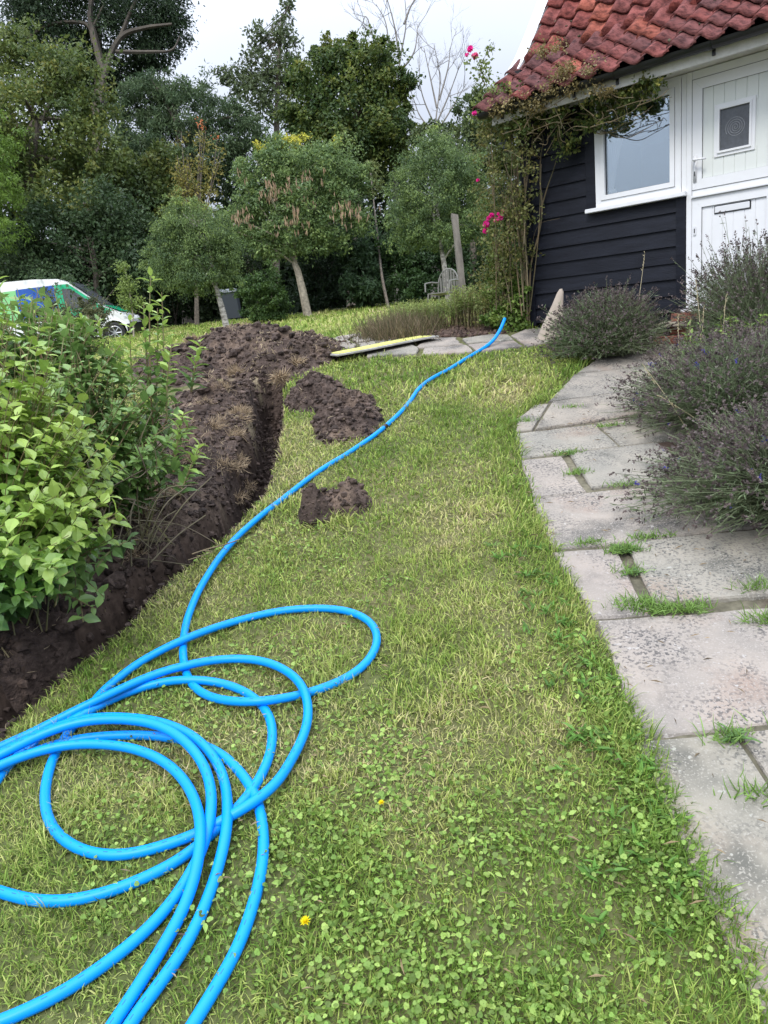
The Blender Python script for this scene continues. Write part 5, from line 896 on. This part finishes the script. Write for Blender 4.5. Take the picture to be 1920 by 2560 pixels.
t = MB(); t.add([vp(.27, .10, .945), vp(.27, 1.8, .945), vp(-.22, 1.76, 1.18), vp(-.22, .14, 1.18)], [[0, 1, 2, 3]]); bon = t.build('bonnet', M['van_g'], van); bon.data.transform(Matrix.Translation(Vector(UZ * .03)))
t = MB(); t.box(vp(.47, .96, .44), (.12, .97, .17), VAX, bev=.05); t.build('bumper', M['black_pl'], van)
for yy_ in (.16, 1.7): t = MB(); t.box(vp(.40, yy_, .76), (.10, .14, .09), VAX, bev=.04); t.build('headlight', pm('headlamp', (.6, .62, .65), .1), van)
for xx_, yy_ in ((.0, .12), (-3.24, .12), (.0, 1.8), (-3.24, 1.8)):
    t = MB(); c_ = vp(xx_, yy_, .32); t.tube([c_ - VY * .11, c_ - VY * .09, c_ + VY * .09, c_ + VY * .11], [.29, .32, .32, .29], 28); wh = t.build('wheel', M['rubber'], van, False)
    t = MB(); th = np.linspace(0, 2 * np.pi, 29); t.tube([c_ + (VX * math.cos(q) + UZ * math.sin(q)) * .205 - VY * .112 * (1 if yy_ < 1 else -1) for q in th], .014, 6); 
    for q in np.arange(7) * 2 * np.pi / 7: e_ = VX * math.cos(q) + UZ * math.sin(q); t.tube([c_ - VY * .115 * (1 if yy_ < 1 else -1), c_ + e_ * .2 - VY * .112 * (1 if yy_ < 1 else -1)], .020, 5)
    t.tube([c_ - VY * .13 * (1 if yy_ < 1 else -1), c_ - VY * .10 * (1 if yy_ < 1 else -1)], .05, 12); t.build('wheel_cover', M['alloy'], wh)
t = MB(); t.box(vp(-.62, -.07, 1.18), (.07, .10, .12), VAX, bev=.02); t.build('wing_mirror', M['black_pl'], van)
t = MB(); t.box(vp(-2.8, .10, .20), (.9 * 2, .04, .06), VAX); t.build('side_skirt', M['black_pl'], van)

# ------------------------------------------------------------------ trees
def pe(px, py, rx, ry, z, rd=None): k = z / F; return (at(px, py, z), (rx * k, (rd if rd else rx) * k, ry * k))
def branchy(mb, p, d, L_, r, depth, g, spread=.5, up=.1, shrink=.72, col=None):
    n = 5; P = [p]; dd = norm(d)
    for i in range(n): dd = norm(dd + g.normal(size=3) * .13 + UZ * up * .15); P.append(P[-1] + dd * L_ / n)
    mb.tube(P, np.linspace(r, r * .6, n + 1), 5 if depth > 1 else 4, cap=False)
    if depth <= 0: return
    for i in range(g.integers(2, 4)):
        q = P[g.integers(2, n + 1)]; branchy(mb, q, dd + norm(g.normal(size=3)) * spread + UZ * up, L_ * shrink * g.uniform(.7, 1.1), r * .55, depth - 1, g, spread, up, shrink)
def tree(name, label, cat, base, trunk, r0, r1, cl, n, leaf, cols, seed, bark='bark', group=None, limbs=8, **kw):
    rt = thing(name, base, label, cat, group); g = np.random.default_rng(seed + 500); mb = MB(); P = spline(trunk, 6); mb.tube(P, np.linspace(r0, r1, len(P)), 9)
    ks = g.integers(len(P) // 2, len(P), limbs)
    for k in ks:
        c_, r_ = cl[g.integers(0, len(cl))]; e = c_ + norm(g.normal(size=3)) * np.array(r_) * .7; q = P[k]; mb.tube(spline([q, (q + e) / 2 + UZ * .05 * np.linalg.norm(e - q), e], 5), np.linspace(r1 * .9, r1 * .15, 11), 5, cap=False)
    mb.build('trunk', M[bark], rt); cards(rt, cl, 'crown', n, leaf, cols, seed=seed, **kw); return rt
GRPB = 'trees of the wood behind the lawn'
def gbase(px, z): p = at(px, 800, z); return np.array([p[0], p[1], G(p[1])])
# big dark tree top left, with visible limbs
b0 = gbase(215, 36); tr_ = tree('tall_tree', 'tallest dark tree at the top left with bare limbs showing through its crown', 'tree', b0, [b0, at(225, 500, 36), at(250, 250, 36), at(240, 60, 36)], .45, .2,
     [pe(120, -20, 110, 120, 35), pe(330, 40, 130, 75, 36), pe(420, 50, 55, 60, 36), pe(230, -80, 140, 90, 36), pe(370, 130, 80, 45, 36), pe(180, 130, 90, 60, 36), pe(60, 60, 60, 60, 36), pe(430, -60, 60, 60, 36), pe(300, 190, 90, 60, 37), pe(210, 230, 90, 70, 37)], 70000, .19, ((.014, .03, .02), (.026, .05, .03), (.045, .075, .045)), 101, group=GRPB, limbs=4, subr=.40, wd=.6, vert=.3)
mb = MB()
for pts_, r0, r1 in [([(250, 260), (262, 180), (300, 95), (360, 70), (430, 60)], .2, .06), ([(262, 200), (235, 90), (225, 30), (240, -60)], .2, .1), ([(290, 130), (380, 130), (430, 125), (450, 90)], .1, .03), ([(235, 110), (215, 60), (130, 60), (60, 100)], .12, .04), ([(300, 95), (330, 20), (360, -40)], .1, .05), ([(232, 70), (260, 10)], .08, .04)]:
    stem(mb, [at(*p, 34.6) for p in pts_], r0, r1)
mb.build('limbs', pm('limb_bark', (.10, .085, .065), .9, (.05, .042, .035), 3), tr_)
# left mass
b0 = gbase(60, 27); tree('broadleaf_tree', 'broad olive green tree with yellowing leaves filling the left edge', 'tree', b0, [b0, at(70, 500, 27), at(90, 300, 27)], .3, .12,
     [pe(60, 330, 160, 140, 27), pe(200, 240, 90, 110, 27.5), pe(230, 400, 90, 120, 27), pe(90, 180, 130, 80, 28), pe(-60, 400, 110, 200, 26), pe(150, 520, 120, 100, 26), pe(0, 120, 80, 60, 28)], 42000, .16, ((.035, .065, .03), (.06, .095, .035), (.095, .13, .045), (.18, .18, .05)), 102, group=GRPB)
b0 = gbase(-40, 23); tree('willow_tree', 'bright green tree with fine leaves at the far left edge', 'tree', b0, [b0, at(-40, 600, 23), at(-30, 400, 23)], .15, .06,
     [pe(-20, 360, 70, 70, 23), pe(-10, 470, 70, 80, 23), pe(-40, 580, 80, 70, 23)], 9000, .12, ((.06, .12, .03), (.12, .20, .045)), 103, group=GRPB, wd=.6, vert=.4)
b0 = gbase(230, 25); tree('dark_tree', 'dark green understorey tree above the van', 'tree', b0, [b0, at(240, 700, 25), at(230, 600, 25)], .12, .06,
     [pe(150, 600, 120, 100, 25), pe(290, 560, 100, 90, 25.5), pe(330, 660, 80, 80, 25), pe(50, 640, 110, 90, 25), pe(200, 700, 150, 60, 25)], 26000, .14, ((.018, .038, .022), (.035, .065, .035), (.06, .095, .05)), 104, group=GRPB)
b0 = gbase(470, 33); tree('ash_tree', 'grey green rounded ash tree in the middle of the wood', 'tree', b0, [b0, at(470, 500, 33), at(480, 330, 33)], .3, .12,
     [pe(470, 270, 120, 70, 33), pe(380, 240, 80, 60, 33), pe(580, 330, 90, 70, 33), pe(420, 370, 130, 70, 33), pe(530, 400, 110, 60, 33), pe(340, 330, 70, 90, 33)], 36000, .20, ((.03, .06, .04), (.06, .10, .06), (.11, .155, .10)), 105, group=GRPB, subr=.22, vert=.3, wd=.5)
b0 = gbase(350, 29); tree('hazel_tree', 'dark olive bushy tree below the ash, left of the autumn sapling', 'tree', b0, [b0, at(350, 700, 29), at(350, 550, 29)], .15, .08,
     [pe(330, 470, 90, 70, 29), pe(400, 430, 80, 60, 29.5), pe(330, 560, 80, 60, 29), pe(440, 520, 70, 70, 29)], 16000, .16, ((.025, .05, .022), (.055, .085, .03), (.12, .13, .04)), 106, group=GRPB)
b0 = gbase(690, 35); tree('sparse_tree', 'thin crowned tall tree with sky showing between its sprays', 'tree', b0, [b0, at(690, 400, 35), at(700, 100, 35), at(722, 10, 35)], .22, .02,
     [pe(700, 90, 45, 40, 35), pe(650, 170, 55, 45, 35), pe(720, 180, 60, 50, 35), pe(600, 200, 45, 40, 35), pe(660, 260, 90, 60, 35), pe(722, 20, 18, 30, 35), pe(640, 90, 30, 30, 35), pe(560, 185, 25, 25, 35)], 6500, .19, ((.045, .07, .045), (.08, .11, .06)), 107, group=GRPB, limbs=40, subr=.42, nsub=26)
b0 = gbase(890, 31); tree('oak_tree', 'large dark oak like tree with yellowish top right of centre', 'tree', b0, [b0, at(890, 500, 31), at(890, 250, 31)], .35, .12,
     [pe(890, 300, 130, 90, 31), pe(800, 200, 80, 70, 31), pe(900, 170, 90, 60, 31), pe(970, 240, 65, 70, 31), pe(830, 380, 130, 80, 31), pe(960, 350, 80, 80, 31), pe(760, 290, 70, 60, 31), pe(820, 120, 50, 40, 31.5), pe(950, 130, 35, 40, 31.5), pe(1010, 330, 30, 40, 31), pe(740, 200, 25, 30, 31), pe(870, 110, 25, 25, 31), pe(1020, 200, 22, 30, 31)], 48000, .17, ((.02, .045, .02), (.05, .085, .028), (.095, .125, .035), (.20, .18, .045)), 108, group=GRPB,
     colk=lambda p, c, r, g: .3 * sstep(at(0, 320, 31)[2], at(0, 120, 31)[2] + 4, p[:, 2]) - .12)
# dead trees
g = np.random.default_rng(77)
for (base, pts_, seed, lab) in [((1000, 33), [[(985, 300), (975, 160), (965, 60), (940, 10)], [(990, 260), (1000, 150), (1015, 60), (1010, -30)], [(985, 250), (960, 200), (920, 50), (905, 60)], [(1000, 180), (1035, 130), (1045, 60)], [(975, 170), (940, 100), (905, 60)], [(1010, 60), (1030, 10), (1060, -20)], [(1000, 150), (985, 60), (960, -30)]], 1, 'bare dead tree reaching above the oak crown'),
                              ((1090, 31), [[(1090, 380), (1090, 300), (1100, 200), (1085, 110)], [(1090, 320), (1060, 250), (1045, 190)], [(1095, 300), (1125, 230), (1150, 160)], [(1092, 270), (1075, 190), (1060, 120)], [(1098, 250), (1120, 170), (1125, 120)], [(1092, 330), (1130, 270), (1165, 210)], [(1090, 340), (1050, 290), (1035, 250)]], 2, 'pale leafless tree of fine twigs left of the house roof')]:
    bb = gbase(*base); rt = thing('dead_tree', bb, lab, 'tree', GRPB); mb = MB(); mb.tube([bb, at(pts_[0][0][0], pts_[0][0][1], base[1])], [.16, .10], 8)
    for p_ in pts_:
        Q = stem(mb, [at(*q, base[1]) for q in p_], .055 if seed == 1 else .042, .012)
        for i in range(5, len(Q), 3): branchy(mb, Q[i], norm(Q[i] - Q[i - 1]) + .5 * g.normal(size=3), g.uniform(.5, 1.2), .014, 3, g, .7, .2)
    mb.build('branches', pm('dead_wood', (.22, .20, .18), .9, (.13, .12, .11), 2), rt)
# right of the birch, behind the house
b0 = gbase(1180, 25); tree('hedge_tree', 'small dark tree under the eaves behind the rose shoots', 'tree', b0, [b0, at(1190, 500, 25), at(1195, 350, 25)], .15, .06,
     [pe(1190, 280, 55, 60, 25), pe(1240, 260, 60, 60, 25), pe(1150, 360, 70, 70, 25), pe(1230, 380, 80, 90, 25), pe(1080, 350, 50, 50, 26), pe(1300, 350, 90, 100, 25)], 16000, .13, ((.03, .055, .03), (.06, .09, .045), (.11, .14, .06)), 109, group=GRPB)
# dark wood behind everything
rt = tag(cards(None, [pe(x_, y_, 170, 150, 42, 60) for x_, y_ in [(x__, 790 - x__ * .11) for x__ in range(-400, 1500, 110)] + [(-150, 500), (50, 420), (250, 480), (450, 520), (650, 500), (850, 520), (1050, 520), (1250, 500), (1450, 480), (-100, 680), (100, 700), (300, 720), (500, 720), (700, 690), (900, 670), (1100, 640), (1300, 620)]], 'distant_woodland', 95000, .44, ((.012, .024, .014), (.022, .04, .022), (.035, .06, .03)), seed=110, shell=.1), kind='stuff')
# hedge shrubs along the far edge of the lawn
hs = [('dark laurel bush with upright leaves behind the lawn, right of the laburnum trunk', [pe(915, 700, 55, 70, 25.5), pe(900, 620, 60, 60, 26)], ((.025, .055, .035), (.05, .09, .055)), .20, .6),
      ('dark hedge bush at the end of the lawn between laurel and birch', [pe(1010, 640, 60, 80, 25.5), pe(1030, 720, 60, 50, 25)], ((.016, .04, .018), (.04, .08, .03)), .13, .9),
      ('dark hedge bush behind the garden chair and post', [pe(1120, 640, 80, 90, 25), pe(1150, 720, 80, 50, 24.5)], ((.014, .035, .016), (.032, .065, .028)), .13, .9),
      ('black green hedge bush directly behind the laburnum trunk', [pe(800, 650, 80, 90, 27), pe(790, 740, 90, 45, 26.8)], ((.010, .022, .014), (.02, .04, .022)), .14, .8),
      ('dark bush behind the wheelie bin', [pe(620, 640, 90, 70, 29.5), pe(560, 700, 90, 60, 30), pe(480, 740, 70, 60, 30)], ((.014, .03, .014), (.035, .06, .025)), .15, .8),
      ('gloomy undergrowth bush between the van and the bin', [pe(420, 720, 80, 70, 29.5), pe(360, 740, 80, 60, 29), pe(450, 640, 80, 60, 30)], ((.012, .026, .014), (.028, .05, .024)), .15, .8),
      ('dark hedge bush behind the house corner, right end of the hedge', [pe(1240, 600, 80, 100, 24.5), pe(1270, 700, 80, 70, 24), pe(1330, 650, 80, 90, 24)], ((.016, .04, .018), (.05, .085, .035)), .12, .9)]
for k, (lab, cl, cols, lf, wd) in enumerate(hs):
    c_ = cl[0][0]; rt = thing('hedge_bush', (c_[0], c_[1], G(c_[1])), lab, 'bush', 'bushes at the back of the lawn'); cards(rt, cl, 'foliage', 9500, lf, cols, seed=120 + k, wd=wd, subr=.3)
    mb = MB(); bb = np.array([c_[0], c_[1], G(c_[1]) - .1])
    for q in range(5): mb.tube([bb + rng.normal(size=3) * [.1, .1, 0], c_ + rng.normal(size=3) * .3], [.04, .02], 5)
    mb.build('stems', M['bark'], rt)
# round clipped shrub
bb = gbase(670, 23); rt = thing('round_shrub', bb, 'rounded dark green shrub on the lawn edge between the bin and laburnum', 'shrub'); cards(rt, [pe(655, 745, 52, 52, 23), pe(680, 740, 38, 62, 23), pe(625, 725, 30, 35, 23.2), pe(665, 785, 45, 22, 23)], 'foliage', 12000, .085, ((.022, .05, .02), (.04, .08, .03), (.075, .13, .04)), seed=130, shell=.6, subr=.24)
mb = MB(); mb.tube([bb - [0, 0, .1], bb + [0, 0, .7]], .05, 6); mb.build('stems', M['bark'], rt)
# autumn sapling
b0 = gbase(490, 26); rt = thing('autumn_sapling', b0, 'thin upright sapling with yellow leaves and a few red ones at its tip', 'tree'); mb = MB(); g = np.random.default_rng(88); cl = []
for q in range(16):
    x1 = g.uniform(425, 560); y1 = g.uniform(300, 440) + abs(x1 - 495) * .5; P = stem(mb, [at(490 + g.normal(0, 12), 600, 26), at((490 + x1) / 2 + g.normal(0, 6), 500, 26), at(x1, y1, 26)], .03, .010); cl += [(p, (.32, .3, .28)) for p in P[5::2]]
mb.tube([b0, at(490, 600, 26)], [.09, .05], 6); mb.build('trunk', M['bark'], rt); cards(rt, cl, 'crown', 2300, .11, ((.08, .10, .04), (.16, .16, .055), (.26, .22, .08)), seed=131, shell=0, subr=.9, wd=.9)
cards(rt, [(at(502, 305, 26), (.16, .14, .22)), (at(540, 350, 26), (.10, .1, .16))], 'red_leaves', 46, .09, ((.34, .12, .07), (.36, .17, .09)), seed=132, shell=0, subr=.9)
# laburnum with hanging pods
z_ = 24; b0 = at(770, 790, z_); b0[2] = G(b0[1]) - .05
lab_cl = [pe(760, 420, 100, 60, z_), pe(680, 430, 70, 65, z_), pe(840, 430, 70, 70, z_), pe(640, 500, 60, 65, z_), pe(740, 510, 100, 65, z_), pe(860, 510, 65, 55, z_), pe(700, 580, 75, 45, z_), pe(790, 570, 60, 45, z_), pe(700, 385, 50, 35, z_), pe(820, 390, 30, 40, z_), pe(600, 560, 45, 50, z_), pe(740, 615, 75, 35, z_), pe(830, 600, 50, 30, z_), pe(660, 620, 45, 35, z_), pe(610, 430, 35, 40, z_), pe(900, 450, 35, 45, z_), pe(900, 560, 40, 35, z_), pe(690, 350, 25, 22, z_), pe(630, 590, 40, 30, z_)]
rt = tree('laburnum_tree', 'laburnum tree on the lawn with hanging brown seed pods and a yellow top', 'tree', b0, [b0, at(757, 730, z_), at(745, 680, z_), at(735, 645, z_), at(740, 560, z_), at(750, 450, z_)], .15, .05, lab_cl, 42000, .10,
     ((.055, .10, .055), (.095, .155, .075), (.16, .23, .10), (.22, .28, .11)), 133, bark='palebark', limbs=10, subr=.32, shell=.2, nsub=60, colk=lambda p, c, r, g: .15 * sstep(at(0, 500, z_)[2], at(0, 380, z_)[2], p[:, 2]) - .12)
mb = MB(); stem(mb, [at(742, 665, z_ - .05), at(728, 645, z_ - .05), at(705, 615, z_)], .06, .03); mb.build('low_branch', M['palebark'], rt)
cards(rt, [pe(700, 365, 35, 14, z_), pe(740, 355, 28, 12, z_), pe(645, 360, 18, 14, z_), pe(840, 350, 10, 14, z_), pe(715, 350, 30, 14, z_)], 'yellow_leaves', 900, .09, ((.22, .28, .06), (.46, .42, .08)), seed=134, shell=.0, subr=.7)
g = np.random.default_rng(90)
for q in range(95):
    mb = MB(); c_ = [(665, 470, 8, 20), (690, 470, 22, 14), (760, 440, 50, 16), (850, 500, 60, 28), (730, 545, 30, 24), (600, 530, 12, 16), (700, 450, 60, 25), (880, 540, 25, 20)][g.integers(0, 8)]; p = at(c_[0] + g.normal(0, c_[2]), c_[1] + g.normal(0, c_[3]), z_ - g.uniform(.9, 1.4))
    for j in range(g.integers(2, 5)): o_ = p + g.normal(size=3) * [.05, .05, .04]; v, f, c = scatter(NARROW, o_[None], np.array([[g.normal(0, .12), g.normal(0, .1), -1]]), rdir(1, g) * [1, 1, 0], g.uniform(.12, .26), .24, np.array([.42, .30, .20]) * g.uniform(.6, 1.2)); mb.add(v, f, c)
    mb.build('seed_pods', M['leaf'], rt)
# two small weeping birches
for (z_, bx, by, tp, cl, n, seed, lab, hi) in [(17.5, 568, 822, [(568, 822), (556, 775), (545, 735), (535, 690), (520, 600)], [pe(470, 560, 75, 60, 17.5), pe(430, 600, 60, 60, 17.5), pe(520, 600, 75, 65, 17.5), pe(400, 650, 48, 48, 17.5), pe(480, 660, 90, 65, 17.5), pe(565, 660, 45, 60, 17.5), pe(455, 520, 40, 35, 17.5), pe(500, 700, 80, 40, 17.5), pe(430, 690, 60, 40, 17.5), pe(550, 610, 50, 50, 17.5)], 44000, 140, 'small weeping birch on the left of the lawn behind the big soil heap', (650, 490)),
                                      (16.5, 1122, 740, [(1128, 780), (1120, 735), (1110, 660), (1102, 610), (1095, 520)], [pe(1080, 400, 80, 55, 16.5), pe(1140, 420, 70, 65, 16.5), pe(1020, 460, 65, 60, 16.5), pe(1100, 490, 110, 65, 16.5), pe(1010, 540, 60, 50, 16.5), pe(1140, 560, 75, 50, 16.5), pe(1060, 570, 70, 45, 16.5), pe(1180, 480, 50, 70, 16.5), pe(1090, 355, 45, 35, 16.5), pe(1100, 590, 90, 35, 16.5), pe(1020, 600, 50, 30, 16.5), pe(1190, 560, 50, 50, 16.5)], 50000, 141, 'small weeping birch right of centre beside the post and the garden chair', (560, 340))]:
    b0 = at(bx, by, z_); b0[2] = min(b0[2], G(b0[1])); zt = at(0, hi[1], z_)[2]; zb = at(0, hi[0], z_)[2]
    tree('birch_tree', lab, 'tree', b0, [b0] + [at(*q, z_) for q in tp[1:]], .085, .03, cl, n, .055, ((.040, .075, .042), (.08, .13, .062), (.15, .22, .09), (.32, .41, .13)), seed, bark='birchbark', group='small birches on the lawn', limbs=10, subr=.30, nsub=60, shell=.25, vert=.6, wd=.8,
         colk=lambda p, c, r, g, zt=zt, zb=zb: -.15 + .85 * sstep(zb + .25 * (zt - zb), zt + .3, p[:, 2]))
# thin sapling trunk near the hedge
b0 = at(972, 772, 24.2); b0[2] = G(b0[1]) - .05; rt = thing('slender_tree', b0, 'slender bare trunk at the back of the lawn left of the dry grasses', 'tree'); mb = MB(); mb.tube(spline([b0, at(955, 690, 24.6), at(945, 600, 25.5), at(925, 420, 26.6)], 5), np.linspace(.055, .02, 16), 6); mb.build('trunk', M['bark'], rt)
cards(rt, [pe(925, 420, 25, 30, 24.2), pe(940, 480, 20, 30, 24.2)], 'crown', 500, .10, ((.06, .09, .04), (.12, .15, .07)), seed=150, shell=0, subr=.8)
# dark small leaved bush in front of the van and sapling beside it
bb = at(190, 900, 12); bb[2] = G(bb[1]); rt = thing('cotoneaster_bush', bb, 'grey green small leaved bush hiding the lower half of the van', 'bush'); cards(rt, [pe(175, 800, 80, 45, 12), pe(120, 770, 50, 40, 12), pe(240, 790, 45, 40, 12), pe(170, 850, 90, 50, 12), pe(215, 760, 40, 15, 12)], 'foliage', 13000, .038, ((.035, .05, .03), (.065, .08, .045), (.12, .13, .08)), seed=151, shell=.4, subr=.3)
mb = MB(); g = np.random.default_rng(95)
for q in range(40): p1 = at(g.uniform(90, 285), g.uniform(715, 800), 12); mb.tube(spline([bb + g.normal(size=3) * [.1, .1, 0], (bb + p1) / 2 + [0, 0, .1], p1], 4), np.linspace(.010, .003, 9), 4, cap=False)
mb.build('stems', M['bark'], rt)
b0 = at(335, 855, 21); b0[2] = G(b0[1]) - .03; rt = thing('young_sapling', b0, 'young pale green sapling between the van front and the birch', 'tree'); mb = MB(); mb.tube(spline([b0, at(330, 770, 21), at(310, 660, 21)], 5), np.linspace(.03, .01, 11), 5); mb.build('trunk', M['palebark'], rt); cards(rt, [pe(305, 670, 14, 25, 21), pe(318, 710, 22, 30, 21), pe(330, 760, 25, 25, 21), pe(310, 740, 20, 20, 21)], 'crown', 1500, .075, ((.08, .13, .05), (.18, .25, .09)), seed=152, shell=0, subr=.8)

# dry bits fallen on the slabs and the lawn
g = np.random.default_rng(13); n = 420; yy_ = g.uniform(1.2, 5.2, n); xx_ = np.interp(yy_, PLY, PLX) + g.uniform(-1.6, .75, n); P = np.stack([xx_, yy_, G(yy_) + .03], -1); P[:, 2] += np.where(xx_ > np.interp(yy_, PLY, PLX), .0, .012)
k = soilmask(xx_, yy_) < .2; P = P[k]; n = len(P); D = g.normal(size=(n, 3)) * [1, 1, .08]; v, f, c = scatter(NARROW, P, D, np.array([0, 0, 1.]) + .3 * g.normal(size=(n, 3)), g.uniform(.015, .05, n), g.uniform(.012, .035, n), np.array([.30, .23, .14]) * g.uniform(.35, 1.5, (n, 1)))
tag(npmesh('leaf_litter', v, f, M['leaf'], None, c), kind='stuff')
# twig over the trench
mb = MB(); P = [at(480, 1385, 3.45), at(520, 1372, 3.5), at(560, 1362, 3.55), at(600, 1348, 3.6)]; mb.tube(spline(P, 4), .0035, 5); mb.tube(spline([at(505, 1376, 3.48), at(530, 1380, 3.48), at(470, 1400, 3.4)], 4), .0025, 5)
tag(mb.build('twig', M['rosestem']), 'thin dead twig lying across the near part of the trench', 'twig')
